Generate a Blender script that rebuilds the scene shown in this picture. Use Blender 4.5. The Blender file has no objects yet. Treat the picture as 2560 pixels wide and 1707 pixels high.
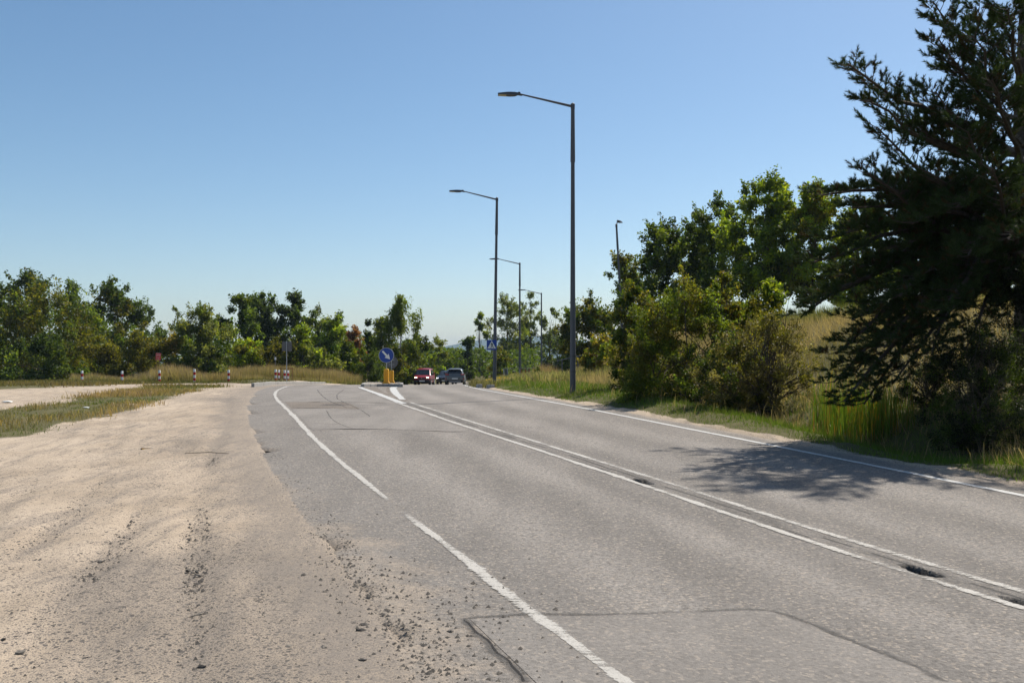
import bpy, bmesh, math, random
import numpy as np
from mathutils import Vector, Matrix

# ------------------------------------------------------------------ camera, sky, sun, exposure
SC = bpy.context.scene
COL = SC.collection
EYE = 1.65                      # eye height above the near road
FPX = 2400.0                    # focal length in pixels of the 2560 wide photograph
HOR = 906.0                     # row of the true horizon

cam_d = bpy.data.cameras.new("camera")
cam_d.sensor_width = 36.0
cam_d.lens = FPX / 2560.0 * 36.0
cam_d.shift_y = (HOR - 853.5) / 2560.0
cam_d.clip_start = 0.1
cam_d.clip_end = 20000.0
cam = bpy.data.objects.new("camera", cam_d)
cam.location = (0, 0, EYE)
cam.rotation_euler = (math.pi / 2, 0, 0)
COL.objects.link(cam)
SC.camera = cam

SUN_EL = math.radians(55.0)
SUN_AZ = math.atan2(0.68, 0.73)          # from +Y (view direction) towards +X
sun_dir = Vector((math.sin(SUN_AZ) * math.cos(SUN_EL), math.cos(SUN_AZ) * math.cos(SUN_EL), math.sin(SUN_EL)))

world = bpy.data.worlds.new("World")
SC.world = world
world.use_nodes = True
wn = world.node_tree
wn.nodes.clear()
w_out = wn.nodes.new("ShaderNodeOutputWorld")
w_bg = wn.nodes.new("ShaderNodeBackground")
w_sky = wn.nodes.new("ShaderNodeTexSky")
w_sky.sky_type = 'NISHITA'
w_sky.sun_disc = False
w_sky.sun_elevation = SUN_EL
w_sky.sun_rotation = SUN_AZ
w_sky.altitude = 200.0
w_sky.air_density = 0.9
w_sky.dust_density = 1.0
w_sky.ozone_density = 0.6
w_bg.inputs["Strength"].default_value = 0.066
w_gam = wn.nodes.new("ShaderNodeGamma"); w_gam.inputs["Gamma"].default_value = 1.1
w_hsv = wn.nodes.new("ShaderNodeHueSaturation"); w_hsv.inputs["Hue"].default_value = 0.4925; w_hsv.inputs["Saturation"].default_value = 1.14
wn.links.new(w_sky.outputs[0], w_gam.inputs["Color"])
wn.links.new(w_gam.outputs[0], w_hsv.inputs["Color"])
wn.links.new(w_hsv.outputs[0], w_bg.inputs["Color"])
wn.links.new(w_bg.outputs[0], w_out.inputs["Surface"])

sun_l = bpy.data.lights.new("sun", 'SUN')
sun_l.energy = 4.0
sun_l.angle = math.radians(0.53)
sun_l.color = (1.0, 0.945, 0.86)
sun = bpy.data.objects.new("sun", sun_l)
sun.rotation_euler = sun_dir.to_track_quat('Z', 'Y').to_euler()
sun.location = (30, 30, 60)
COL.objects.link(sun)

SC.view_settings.view_transform = 'Standard'
SC.view_settings.look = 'None'
SC.view_settings.gamma = 1.0
SC.view_settings.use_curve_mapping = False
SC.view_settings.exposure = 0.68
SC.render.engine = 'CYCLES'
SC.cycles.max_bounces = 6
SC.cycles.diffuse_bounces = 3
SC.cycles.transmission_bounces = 4
SC.cycles.transparent_max_bounces = 8
SC.cycles.volume_bounces = 0
SC.cycles.use_denoising = True
SC.cycles.denoiser = 'OPENIMAGEDENOISE'
SC.cycles.denoising_input_passes = 'RGB_ALBEDO_NORMAL'
SC.cycles.denoising_prefilter = 'ACCURATE'

RNG = np.random.default_rng(7)
random.seed(7)

# ------------------------------------------------------------------ helpers: tags and objects
def tag(o, label=None, cat=None, group=None, kind=None):
    if label: o["label"] = label
    if cat: o["category"] = cat
    if group: o["group"] = group
    if kind: o["kind"] = kind
    return o

def empty(name, loc=(0, 0, 0), rz=0.0):
    o = bpy.data.objects.new(name, None)
    o.empty_display_size = 0.3
    o.location = loc
    o.rotation_euler = (0, 0, rz)
    COL.objects.link(o)
    return o

def link_mesh(name, me, mat=None, parent=None):
    o = bpy.data.objects.new(name, me)
    if mat is not None and len(me.materials) == 0:
        me.materials.append(mat)
    COL.objects.link(o)
    if parent is not None:
        o.parent = parent
    return o

def copy_tree(o, parent=None):
    c = o.copy()
    COL.objects.link(c)
    if parent is not None:
        c.parent = parent
    for ch in list(o.children):
        copy_tree(ch, c)
    return c

def np_mesh(name, V, F, attrs=None, cols=None, smooth=False):
    """V (n,3), F (m,k) uniform polygons; attrs {name: (n,)}; cols (n,3) point colour."""
    V = np.asarray(V, dtype=np.float32); F = np.asarray(F, dtype=np.int32)
    me = bpy.data.meshes.new(name)
    n, (m, k) = len(V), F.shape
    me.vertices.add(n); me.vertices.foreach_set("co", V.ravel())
    me.loops.add(m * k); me.loops.foreach_set("vertex_index", F.ravel())
    me.polygons.add(m)
    me.polygons.foreach_set("loop_start", np.arange(0, m * k, k, dtype=np.int32))
    me.polygons.foreach_set("loop_total", np.full(m, k, dtype=np.int32))
    if smooth:
        me.polygons.foreach_set("use_smooth", np.ones(m, dtype=bool))
    me.update(calc_edges=True)
    if attrs:
        for an, av in attrs.items():
            a = me.attributes.new(an, 'FLOAT', 'POINT')
            a.data.foreach_set("value", np.asarray(av, dtype=np.float32))
    if cols is not None:
        a = me.attributes.new("Col", 'FLOAT_COLOR', 'POINT')
        c4 = np.ones((n, 4), dtype=np.float32); c4[:, :3] = cols
        a.data.foreach_set("color", c4.ravel())
    return me

class MB:
    """collects boxes, tubes and prisms of one part"""
    def __init__(s): s.v = []; s.f = []
    def add(s, vs, fs):
        b = len(s.v)
        s.v += [tuple(map(float, p)) for p in vs]
        s.f += [tuple(b + i for i in f) for f in fs]
        return s
    def box(s, c, d, rz=0.0, rx=0.0, ry=0.0):
        M = Matrix.Rotation(rz, 3, 'Z') @ Matrix.Rotation(rx, 3, 'X') @ Matrix.Rotation(ry, 3, 'Y')
        c = Vector(c); vs = []
        for sx in (-.5, .5):
            for sy in (-.5, .5):
                for sz in (-.5, .5):
                    vs.append(c + M @ Vector((sx * d[0], sy * d[1], sz * d[2])))
        return s.add(vs, [(0, 1, 3, 2), (4, 6, 7, 5), (0, 4, 5, 1), (2, 3, 7, 6), (0, 2, 6, 4), (1, 5, 7, 3)])
    def tube(s, pts, rad, n=8, cap=True):
        pts = [Vector(p) for p in pts]
        if not hasattr(rad, '__len__'): rad = [rad] * len(pts)
        vs, fs = [], []
        ref = None
        for i, p in enumerate(pts):
            t = (pts[min(i + 1, len(pts) - 1)] - pts[max(i - 1, 0)])
            if t.length < 1e-9: t = Vector((0, 0, 1))
            t.normalize()
            if ref is None:
                ref = Vector((1, 0, 0)) if abs(t.x) < .8 else Vector((0, 1, 0))
            a = (ref - t * ref.dot(t)).normalized(); ref = a
            b = t.cross(a)
            for k in range(n):
                an = 2 * math.pi * k / n
                vs.append(p + (a * math.cos(an) + b * math.sin(an)) * rad[i])
        for i in range(len(pts) - 1):
            for k in range(n):
                k2 = (k + 1) % n
                fs.append((i * n + k, i * n + k2, (i + 1) * n + k2, (i + 1) * n + k))
        if cap:
            fs.append(tuple(reversed(range(n))))
            fs.append(tuple((len(pts) - 1) * n + k for k in range(n)))
        return s.add(vs, fs)
    def prism(s, poly, origin, ux, uy, depth):
        """flat polygon (2d list) spanned by ux, uy from origin, extruded by the vector depth"""
        o = Vector(origin); ux = Vector(ux); uy = Vector(uy); d = Vector(depth)
        n = len(poly)
        vs = [o + ux * p[0] + uy * p[1] for p in poly]
        vs += [p + d for p in vs]
        fs = [tuple(reversed(range(n))), tuple(range(n, 2 * n))]
        for k in range(n):
            fs.append((k, (k + 1) % n, n + (k + 1) % n, n + k))
        return s.add(vs, fs)
    def mesh(s, name, smooth=False):
        me = bpy.data.meshes.new(name)
        me.from_pydata(s.v, [], s.f)
        bm = bmesh.new(); bm.from_mesh(me)
        bmesh.ops.recalc_face_normals(bm, faces=bm.faces)
        bm.to_mesh(me); bm.free()
        if smooth:
            me.polygons.foreach_set("use_smooth", np.ones(len(me.polygons), dtype=bool))
            try: me.set_sharp_from_angle(angle=math.radians(40))
            except Exception: pass
        me.update()
        return me
    def build(s, name, mat, parent=None, smooth=False, bevel=0.0):
        o = link_mesh(name, s.mesh(name, smooth), mat, parent)
        if bevel:
            b = o.modifiers.new("bevel", 'BEVEL'); b.width = bevel; b.segments = 2; b.limit_method = 'ANGLE'
        return o

def disc_poly(r, n=32, cx=0, cy=0):
    return [(cx + r * math.cos(2 * math.pi * k / n), cy + r * math.sin(2 * math.pi * k / n)) for k in range(n)]

# ------------------------------------------------------------------ helpers: noise
def vnoise(x, y, seed=0):
    """smooth value noise in [-1,1] on numpy arrays"""
    x = np.asarray(x, dtype=np.float64); y = np.asarray(y, dtype=np.float64)
    xi = np.floor(x).astype(np.int64); yi = np.floor(y).astype(np.int64)
    fx = x - xi; fy = y - yi
    fx = fx * fx * (3 - 2 * fx); fy = fy * fy * (3 - 2 * fy)
    def h(a, b):
        k = (a * 374761393 + b * 668265263 + seed * 1442695041) & 0xFFFFFFFF
        k = ((k ^ (k >> 13)) * 1274126177) & 0xFFFFFFFF
        return ((k ^ (k >> 16)) & 0xFFFF) / 32767.5 - 1.0
    return (h(xi, yi) * (1 - fx) + h(xi + 1, yi) * fx) * (1 - fy) + (h(xi, yi + 1) * (1 - fx) + h(xi + 1, yi + 1) * fx) * fy

def fbm(x, y, seed=0, o=3):
    t = 0; a = 1.0; s = 0
    for i in range(o):
        t = t + a * vnoise(x * 2 ** i, y * 2 ** i, seed + i); s += a; a *= .5
    return t / s

def sstep(t):
    t = np.clip(t, 0, 1); return t * t * (3 - 2 * t)

def table(pts, sig=1.6):
    ys = np.arange(-60, 420, .25)
    p = np.array(pts, dtype=float)
    v = np.interp(ys, p[:, 0], p[:, 1])
    k = np.exp(-.5 * (np.arange(-24, 25) * .25 / sig) ** 2); k /= k.sum()
    vp = np.concatenate([np.full(24, v[0]), v, np.full(24, v[-1])])
    v = np.convolve(vp, k, 'valid')
    return lambda y: np.interp(y, ys, v)

# ------------------------------------------------------------------ lie of the land
H_ROAD = table([(-60, 1.65), (0, 1.65), (6, 1.65), (8, 1.64), (11, 1.52), (14, 1.40), (18, 1.26), (22, 1.15), (26, 1.10), (34, 1.10), (42, 1.13),
                (50, 1.20), (58, 1.35), (66, 1.53), (87, 2.08), (110, 2.42), (200, 2.5), (420, 2.5)])
H_LEFT = table([(-60, 1.65), (0, 1.65), (8, 1.62), (14, 1.46), (20, 1.27), (28, 1.14), (42, 1.10), (50, 1.14), (65, 1.36), (80, 1.6), (92, 1.74), (150, 2.1), (300, 2.3)])
XL = table([(-60, 21.8), (0, 2.2), (4.94, .57), (7.8, -.34), (10.9, -1.48), (16.3, -3.37), (27.6, -6.75), (33.4, -8.27), (38, -9.3), (48, -11.2),
            (57, -12.2), (65, -12.2), (75, -11.3), (87, -10.1), (100, -8.8), (120, -5.5), (150, 2), (200, 20), (420, 108)])
XC = table([(-60, 25.5), (0, 5.7), (6.6, 3.52), (9.3, 2.63), (11.7, 1.76), (15.2, .5), (19.5, -1.05), (26, -2.96), (41, -5.9), (60, -7.7), (70, -7.3), (87, -6.8),
            (100, -5.6), (120, -2.3), (150, 5.2), (200, 23), (420, 111)])
XR = table([(-60, 31), (0, 9.7), (10.9, 5.82), (15.2, 4.3), (19.5, 2.87), (24.9, 1.4), (30.3, .33), (40, -1.38), (47, -2.2), (60, -3.1), (75, -3.5), (87, -3.4),
            (100, -2.3), (120, 1.0), (150, 8.5), (200, 26), (420, 114)])
AP = table([(-60, 1.3), (5, 1.3), (14, 1.3), (24, 1.2), (31, .9), (44, 1.0), (48, .9), (56, .7), (420, .6)])
AL = lambda y: XL(y) - AP(y)
VW = table([(-60, 1.8), (12, 1.8), (20, 3.0), (27, 3.7), (34, 4.5), (45, 5.4), (60, 6.2), (70, 6.5), (80, 7.5), (100, 9), (130, 12), (420, 14)])
XT = lambda y: XR(y) + VW(y)
CW = table([(-60, 8), (35, 8), (45, 7), (60, 5), (70, 4.5), (100, 4.5), (420, 5)])
ZC = table([(-60, 1.5), (10, 1.5), (20, 1.55), (35, 1.62), (50, 1.7), (60, 1.4), (70, .7), (80, 0), (100, -1.2), (125, -2.1), (420, -2.5)])

ANCHORS = []     # (x, y, dz, radius): swells of the ground
def z_base(x, y):
    x = np.asarray(x, dtype=float); y = np.asarray(y, dtype=float)
    zr = EYE - H_ROAD(y)
    wl = sstep((XL(y) - 1.6 - x) / 5.0)
    z = zr * (1 - wl) + (EYE - H_LEFT(y)) * wl
    t = x - (XR(y) + .55)
    z = z + .2 * sstep(t / 1.5) * (y > 3)
    s = (x - XT(y)) / CW(y)
    k = sstep(s) * sstep((y - 2) / 6)
    z = z * (1 - k) + (EYE + ZC(y)) * k
    win = sstep((y - 12) / 3) * (1 - sstep((y - 22) / 5))
    z = z - .35 * np.exp(-((x - (XT(y) - .2)) / .7) ** 2) * win
    for ax, ay, dz, r in ANCHORS:
        z = z + dz * np.exp(-((x - ax) ** 2 + (y - ay) ** 2) / (r * r))
    return z
zg = lambda x, y: float(z_base(x, y))

def px2x(px, d): return (px - 1280.0) / FPX * d
def row2z(row, d): return EYE + (HOR - row) / FPX * d
_ys = np.arange(3.5, 54, .02); _rows = HOR + FPX * H_ROAD(_ys) / _ys
def ground_pt(px, row):
    """point of the road seen at a pixel of the photograph (as far as the brow of the hill)"""
    y = float(np.interp(-row, -_rows, _ys)); return px2x(px, y), y

def anchor(px, row, d, r=3.0):
    x = px2x(px, d); ANCHORS.append((x, d, row2z(row, d) - zg(x, d), r))
anchor(205, 952, 65, 4.5); anchor(398, 956, 65, 3.5); anchor(705, 948.5, 68, 3.2)

GX = {}
# ------------------------------------------------------------------ materials
def new_mat(name):
    m = bpy.data.materials.new(name); m.use_nodes = True
    nt = m.node_tree; nt.nodes.clear()
    out = nt.nodes.new("ShaderNodeOutputMaterial")
    return m, nt, out
class NT:
    """short hand for node building"""
    def __init__(s, nt): s.nt = nt
    def n(s, t, **kw):
        nd = s.nt.nodes.new(t)
        for k, v in kw.items():
            if hasattr(nd, k): setattr(nd, k, v)
        return nd
    def put(s, sock, v):
        if isinstance(v, bpy.types.NodeSocket): s.nt.links.new(v, sock)
        elif v is not None: sock.default_value = v
    def math(s, op, a, b=None, clamp=False):
        nd = s.n("ShaderNodeMath", operation=op, use_clamp=clamp)
        s.put(nd.inputs[0], a)
        if b is not None: s.put(nd.inputs[1], b)
        return nd.outputs[0]
    def attr(s, name): return s.n("ShaderNodeAttribute", attribute_name=name)
    def noise(s, scale, detail=3.0, rough=.55, vec=None, dist=0.0):
        nd = s.n("ShaderNodeTexNoise")
        nd.inputs["Scale"].default_value = scale; nd.inputs["Detail"].default_value = detail
        nd.inputs["Roughness"].default_value = rough; nd.inputs["Distortion"].default_value = dist
        if vec is not None: s.put(nd.inputs["Vector"], vec)
        return nd.outputs["Fac"]
    def voro(s, scale, vec=None, feature='F1', out="Distance", rand=1.0):
        nd = s.n("ShaderNodeTexVoronoi", feature=feature)
        nd.inputs["Scale"].default_value = scale; nd.inputs["Randomness"].default_value = rand
        if vec is not None: s.put(nd.inputs["Vector"], vec)
        return nd.outputs[out]
    def ramp(s, fac, a, b, ca=0.0, cb=1.0):
        nd = s.n("ShaderNodeMapRange", interpolation_type='SMOOTHSTEP')
        s.put(nd.inputs["Value"], fac)
        for i, v in enumerate((a, b, ca, cb)): nd.inputs[i + 1].default_value = v
        return nd.outputs["Result"]
    def mix(s, fac, a, b, blend='MIX'):
        nd = s.n("ShaderNodeMix", data_type='RGBA', blend_type=blend)
        s.put(nd.inputs["Factor"], fac)
        s.put(nd.inputs[6], a if isinstance(a, bpy.types.NodeSocket) else (*a, 1.0))
        s.put(nd.inputs[7], b if isinstance(b, bpy.types.NodeSocket) else (*b, 1.0))
        return nd.outputs[2]
    def pos(s, scale=(1, 1, 1), rot=(0, 0, 0)):
        g = s.n("ShaderNodeNewGeometry"); mp = s.n("ShaderNodeMapping")
        s.nt.links.new(g.outputs["Position"], mp.inputs["Vector"])
        mp.inputs["Scale"].default_value = scale; mp.inputs["Rotation"].default_value = rot
        return mp.outputs["Vector"]
    def obj(s, scale=(1, 1, 1)):
        g = s.n("ShaderNodeTexCoord"); mp = s.n("ShaderNodeMapping")
        s.nt.links.new(g.outputs["Object"], mp.inputs["Vector"]); mp.inputs["Scale"].default_value = scale
        return mp.outputs["Vector"]
    def bump(s, height, strength=.5, dist=.01):
        nd = s.n("ShaderNodeBump"); nd.inputs["Strength"].default_value = strength; nd.inputs["Distance"].default_value = dist
        s.put(nd.inputs["Height"], height); return nd.outputs["Normal"]
    def bsdf(s, col, rough=.8, spec=.3, metal=0.0, normal=None):
        p = s.n("ShaderNodeBsdfPrincipled")
        s.put(p.inputs["Base Color"], col if isinstance(col, bpy.types.NodeSocket) else (*col, 1.0))
        s.put(p.inputs["Roughness"], rough); s.put(p.inputs["Specular IOR Level"], spec); s.put(p.inputs["Metallic"], metal)
        if normal is not None: s.put(p.inputs["Normal"], normal)
        return p

def simple_mat(name, col, rough=.6, spec=.4, metal=0.0, var=.15, scale=6.0, dirt=0.0):
    m, nt, out = new_mat(name); N = NT(nt)
    f = N.noise(scale, 4, .6, N.obj())
    c2 = tuple(max(0, c * (1 - var)) for c in col); c1 = tuple(min(1, c * (1 + var)) for c in col)
    c = N.mix(f, c2, c1)
    if dirt:
        d = N.ramp(N.noise(scale * .6, 5, .65, N.obj((1, 1, .35))), .5, .72, 0, dirt)
        c = N.mix(d, c, (.12, .10, .08))
    p = N.bsdf(c, N.ramp(f, .3, .7, rough * .9, min(1, rough * 1.1)), spec, metal)
    nt.links.new(p.outputs[0], out.inputs[0]); return m

def emit_mat(name, col, s):
    m, nt, out = new_mat(name)
    e = nt.nodes.new("ShaderNodeEmission"); e.inputs[0].default_value = (*col, 1); e.inputs[1].default_value = s
    nt.links.new(e.outputs[0], out.inputs[0]); return m

def leaf_mat(name, trans=.4, rough=.5, spec=.3, tcol=(1.15, 1.2, .55)):
    m, nt, out = new_mat(name); N = NT(nt)
    c = N.attr("Col").outputs["Color"]
    p = N.bsdf(c, rough, spec)
    t = N.n("ShaderNodeBsdfTranslucent"); N.put(t.inputs[0], N.mix(1.0, c, tcol, 'MULTIPLY'))
    mx = N.n("ShaderNodeMixShader"); mx.inputs[0].default_value = trans
    nt.links.new(p.outputs[0], mx.inputs[1]); nt.links.new(t.outputs[0], mx.inputs[2])
    nt.links.new(mx.outputs[0], out.inputs[0]); return m

M = {}
M['leaf'] = leaf_mat("leaf", .50, .5, .2, (1.7, 1.6, .5))
M['needle'] = leaf_mat("pine_needle", .25, .6, .12, (1.3, 1.3, .5))
M['blade'] = leaf_mat("grass_blade", .42, .6, .2)
def bark_mat():
    m, nt, out = new_mat("bark"); N = NT(nt)
    f = N.noise(9, 5, .65, N.obj((1, 1, .25)))
    c = N.mix(f, (.035, .028, .022), (.13, .105, .08))
    p = N.bsdf(c, .9, .15, 0, N.bump(f, .6, .03)); nt.links.new(p.outputs[0], out.inputs[0]); return m
M['bark'] = bark_mat()
M['birch'] = simple_mat("birch_bark", (.45, .42, .38), .8, .2, 0, .5, 5)
M['pole'] = simple_mat("grey_pole", (.105, .11, .12), .75, .2, 0, .2, 3, .25)
M['lamp_metal'] = simple_mat("lamp_metal", (.085, .088, .095), .55, .4, .3, .15, 5)
M['lamp_lens'] = simple_mat("lamp_lens", (.42, .37, .22), .3, .5, 0, .1, 20)
M['sign_blue'] = simple_mat("sign_blue", (.012, .055, .30), .45, .4, 0, .08, 4, .1)
M['sign_white'] = simple_mat("sign_white", (.74, .74, .70), .5, .35, 0, .05, 5, .12)
M['sign_black'] = simple_mat("sign_black", (.015, .015, .015), .6, .3, 0, .1)
M['sign_back'] = simple_mat("sign_back", (.12, .12, .125), .6, .4, .3, .15, 4, .3)
M['galv'] = simple_mat("galvanised_steel", (.36, .37, .38), .5, .5, .6, .15, 12)
M['yellow'] = simple_mat("yellow_plastic", (.72, .36, .012), .45, .4, 0, .12, 5, .25)
M['red_paint'] = simple_mat("red_paint", (.42, .012, .012), .5, .4, 0, .15, 6, .15)
M['white_paint'] = simple_mat("white_paint", (.72, .72, .70), .55, .35, 0, .08, 7, .2)
M['concrete'] = simple_mat("concrete", (.34, .325, .30), .9, .2, 0, .3, 7, .5)
M['wood'] = simple_mat("raw_wood", (.30, .17, .07), .85, .2, 0, .3, 9)
M['red_sign'] = simple_mat("red_sign", (.70, .07, .06), .5, .35, 0, .1, 5)
def stone_mat():
    m, nt, out = new_mat("dark_stone"); N = NT(nt)
    oi = N.n("ShaderNodeObjectInfo"); f = N.math('ADD', N.math('MULTIPLY', oi.outputs["Random"], .45), N.math('MULTIPLY', N.noise(45, 3, .6, N.pos()), .7))
    c = N.mix(N.ramp(f, .30, .95), (.050, .046, .042), (.23, .20, .165))
    p = N.bsdf(c, .92, .2, 0, N.bump(N.noise(120, 3, .6, N.pos()), .5, .004)); nt.links.new(p.outputs[0], out.inputs[0]); return m
M['stone'] = stone_mat()
M['rust'] = simple_mat("rusty_red_paint", (.30, .06, .025), .8, .2, 0, .35, 14)

def ground_mat():
    m, nt, out = new_mat("sand_and_soil"); N = NT(nt)
    g = N.attr("grass").outputs["Fac"]; gr = N.attr("gravel").outputs["Fac"]
    P = N.pos()
    along = N.pos((1.5, .3, 1.0), (0, 0, math.radians(-19)))
    big = N.noise(.9, 4, .6, P); mid = N.noise(5, 4, .6, P); fine = N.noise(70, 3, .6, P)
    streak = N.noise(3.2, 5, .6, along, .4)
    sand = N.mix(N.ramp(big, .3, .7), (.37, .295, .215), (.47, .38, .285))
    sand = N.mix(N.ramp(streak, .45, .72, 0, .55), sand, (.235, .20, .165))
    sand = N.mix(N.ramp(mid, .55, .8, 0, .5), sand, (.24, .195, .15))
    sand = N.mix(N.ramp(fine, .35, .75, 0, .35), sand, (.20, .16, .125))
    # dark grit: dense where the gravel attribute is high
    gmask = N.math('ADD', N.math('MULTIPLY', gr, 1.15), N.math('MULTIPLY', N.ramp(streak, .4, .7), .35))
    sand = N.mix(N.math('MULTIPLY', N.ramp(gr, .45, 1.0), .50), sand, (.185, .158, .130))
    for sc, th, dk in ((26, .46, (.055, .048, .042)), (48, .46, (.06, .053, .047)), (85, .46, (.07, .062, .055)), (150, .48, (.09, .08, .07))):
        v = N.voro(sc, P); cc = N.n("ShaderNodeTexVoronoi"); cc.inputs["Scale"].default_value = sc; N.put(cc.inputs["Vector"], P)
        sel = N.n("ShaderNodeSeparateColor"); nt.links.new(cc.outputs["Color"], sel.inputs[0])
        pick = N.math('LESS_THAN', sel.outputs[0], N.math('MULTIPLY', gmask, {26: .20, 48: .38, 85: .55, 150: .55}[sc]))
        dot = N.math('MULTIPLY', pick, N.ramp(v, th - .12, th, 1, 0))
        sand = N.mix(dot, sand, N.mix(sel.outputs[1], dk, tuple(c * 2.2 for c in dk)))
    ap = N.attr("apron").outputs["Fac"]
    apm = N.math('MULTIPLY', N.ramp(N.math('ADD', ap, N.math('MULTIPLY', N.math('SUBTRACT', N.noise(1.5, 6, .75, P), .5), 1.5)), .35, .95), N.ramp(N.noise(38, 4, .8, P), .36, .60, .15, .95))
    sand = N.mix(apm, sand, N.mix(N.noise(55, 3, .7, P), (.12, .105, .09), (.28, .24, .20)))
    soil = N.mix(N.noise(2.2, 5, .65, P), (.055, .060, .022), (.15, .125, .062))
    gm = N.ramp(N.math('ADD', g, N.math('MULTIPLY', N.math('SUBTRACT', N.noise(2.6, 5, .65, P), .5), .9)), .38, .62)
    col = N.mix(gm, sand, soil)
    hgt = N.math('ADD', N.math('MULTIPLY', mid, .8), N.math('ADD', N.math('MULTIPLY', fine, .35), N.math('MULTIPLY', streak, .8)))
    p = N.bsdf(col, .95, .12, 0, N.bump(hgt, .55, .03))
    nt.links.new(p.outputs[0], out.inputs[0]); return m
M['ground'] = ground_mat()

def asphalt_mat(name, base, speck=.5, attrs=True, smooth=.0, soft=False):
    m, nt, out = new_mat(name); N = NT(nt)
    P = N.pos(); along = N.pos((1.0, .16, 1.0), (0, 0, math.radians(-18.5)))
    big = N.noise(.5, 4, .6, P); st = N.noise(1.6, 4, .55, along); fine = N.noise(48, 4, .7, P); grit = N.noise(140, 2, .6, P)
    dk = tuple(c * .84 for c in base); lt = tuple(c * 1.16 for c in base)
    col = N.mix(N.ramp(N.math('ADD', N.math('MULTIPLY', big, .5), N.math('MULTIPLY', st, .5)), .36, .64), dk, lt)
    if attrs:
        tr = N.attr("track").outputs["Fac"]; du = N.attr("dust").outputs["Fac"]; ck = N.attr("crack").outputs["Fac"]
        col = N.mix(N.math('MULTIPLY', tr, N.ramp(st, .25, .7, .35, 1.0)), col, tuple(c * 1.5 for c in base))
        oil = N.attr("oil").outputs["Fac"]
        col = N.mix(N.math('MULTIPLY', oil, N.ramp(st, .3, .75, .75, .25)), col, tuple(c * .58 for c in base))
    coarse = N.noise(22, 3, .75, P)
    col = N.mix(N.ramp(coarse, .40, .66, 0, speck * .5), col, tuple(c * .55 for c in base))
    cs = N.voro(46, P, out="Color"); sp = N.n("ShaderNodeSeparateColor"); nt.links.new(cs, sp.inputs[0])
    col = N.mix(N.ramp(sp.outputs[0], .55, .95, 0, speck * .55), col, tuple(c * .35 for c in base))
    col = N.mix(N.ramp(sp.outputs[1], .75, .98, 0, speck * .6), col, (base[0] * 2.0, base[1] * 1.85, base[2] * 1.65))
    col = N.mix(N.ramp(fine, .35, .72, 0, speck * .8), col, tuple(c * .5 for c in base))
    col = N.mix(N.ramp(grit, .62, .8, 0, speck * .5), col, tuple(c * 1.9 for c in base))
    if attrs:
        dm = N.ramp(N.math('ADD', du, N.math('MULTIPLY', N.math('SUBTRACT', N.noise(1.8, 6, .75, P), .5), 1.5)), .46, .98)
        dm = N.math('MULTIPLY', dm, N.ramp(N.noise(30, 4, .8, P), .34, .58, .25, 1.0))
        dm = N.math('MAXIMUM', dm, N.ramp(N.math('ADD', du, N.math('MULTIPLY', N.noise(3, 5, .7, P), .3)), 1.02, 1.25))
        sandc = N.mix(N.noise(60, 3, .6, P), (.24, .20, .16), (.42, .345, .265))
        grime = N.mix(N.ramp(sp.outputs[2], .5, .6), sandc, (.10, .09, .08))
        sandc = N.mix(N.ramp(du, .25, .9, .75, .25), sandc, grime)
        col = N.mix(dm, col, sandc)
        wob = N.noise(1.1, 5, .6, P)
        col = N.mix(ck, col, (.03, .028, .026))
    h = N.math('ADD', N.math('ADD', fine, N.math('MULTIPLY', grit, .6)), N.math('MULTIPLY', coarse, 1.2))
    p = N.bsdf(col, .85, .22, 0, N.bump(h, .75 - smooth * 2, .014))
    if soft:
        e = N.attr("edge").outputs["Fac"]
        k = N.ramp(N.math('ADD', e, N.math('MULTIPLY', N.math('SUBTRACT', N.noise(9, 5, .75, P), .5), 1.6)), .3, .9, 0, .5)
        t = N.n("ShaderNodeBsdfTransparent"); mx = N.n("ShaderNodeMixShader"); N.put(mx.inputs[0], k)
        nt.links.new(t.outputs[0], mx.inputs[1]); nt.links.new(p.outputs[0], mx.inputs[2]); nt.links.new(mx.outputs[0], out.inputs[0]); return m
    nt.links.new(p.outputs[0], out.inputs[0]); return m
ASPH = (.238, .215, .190)
M['asphalt'] = asphalt_mat("worn_asphalt", ASPH, .9)
M['patch'] = asphalt_mat("smooth_patch_asphalt", (.232, .210, .186), .55, False, .1)
M['patch_brown'] = asphalt_mat("brown_patch_asphalt", (.195, .165, .135), .6, False)
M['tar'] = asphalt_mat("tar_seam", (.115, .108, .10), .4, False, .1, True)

def paint_mat(name, thr=.58, col=(.50, .47, .42)):
    m, nt, out = new_mat(name); N = NT(nt)
    P = N.pos(); w = N.noise(34, 5, .75, P); w2 = N.noise(3.0, 4, .6, P); bars = N.noise(22, 2, .5, N.pos((.12, 1.9, 1), (0, 0, 0)))
    e = N.attr("edge").outputs["Fac"]
    s = N.math('ADD', N.math('MULTIPLY', w, .40), N.math('ADD', N.math('MULTIPLY', w2, .30), N.math('MULTIPLY', bars, .32)))
    s = N.math('ADD', s, N.math('MULTIPLY', e, .22))
    keep = N.math('MULTIPLY', N.ramp(s, thr - .09, thr + .07), N.ramp(N.noise(70, 3, .7, P), .30, .48, .45, .96))
    p = N.bsdf(N.mix(N.noise(90, 3, .6, P), tuple(c * .72 for c in col), col), .7, .3)
    t = N.n("ShaderNodeBsdfTransparent"); mx = N.n("ShaderNodeMixShader")
    N.put(mx.inputs[0], keep); nt.links.new(t.outputs[0], mx.inputs[1]); nt.links.new(p.outputs[0], mx.inputs[2])
    nt.links.new(mx.outputs[0], out.inputs[0]); return m
M['paint'] = paint_mat("worn_white_paint", .635)
M['paint_thin'] = paint_mat("very_worn_white_paint", .705)
M['paint_good'] = paint_mat("fresh_white_paint", .53, (.56, .55, .52))

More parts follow.
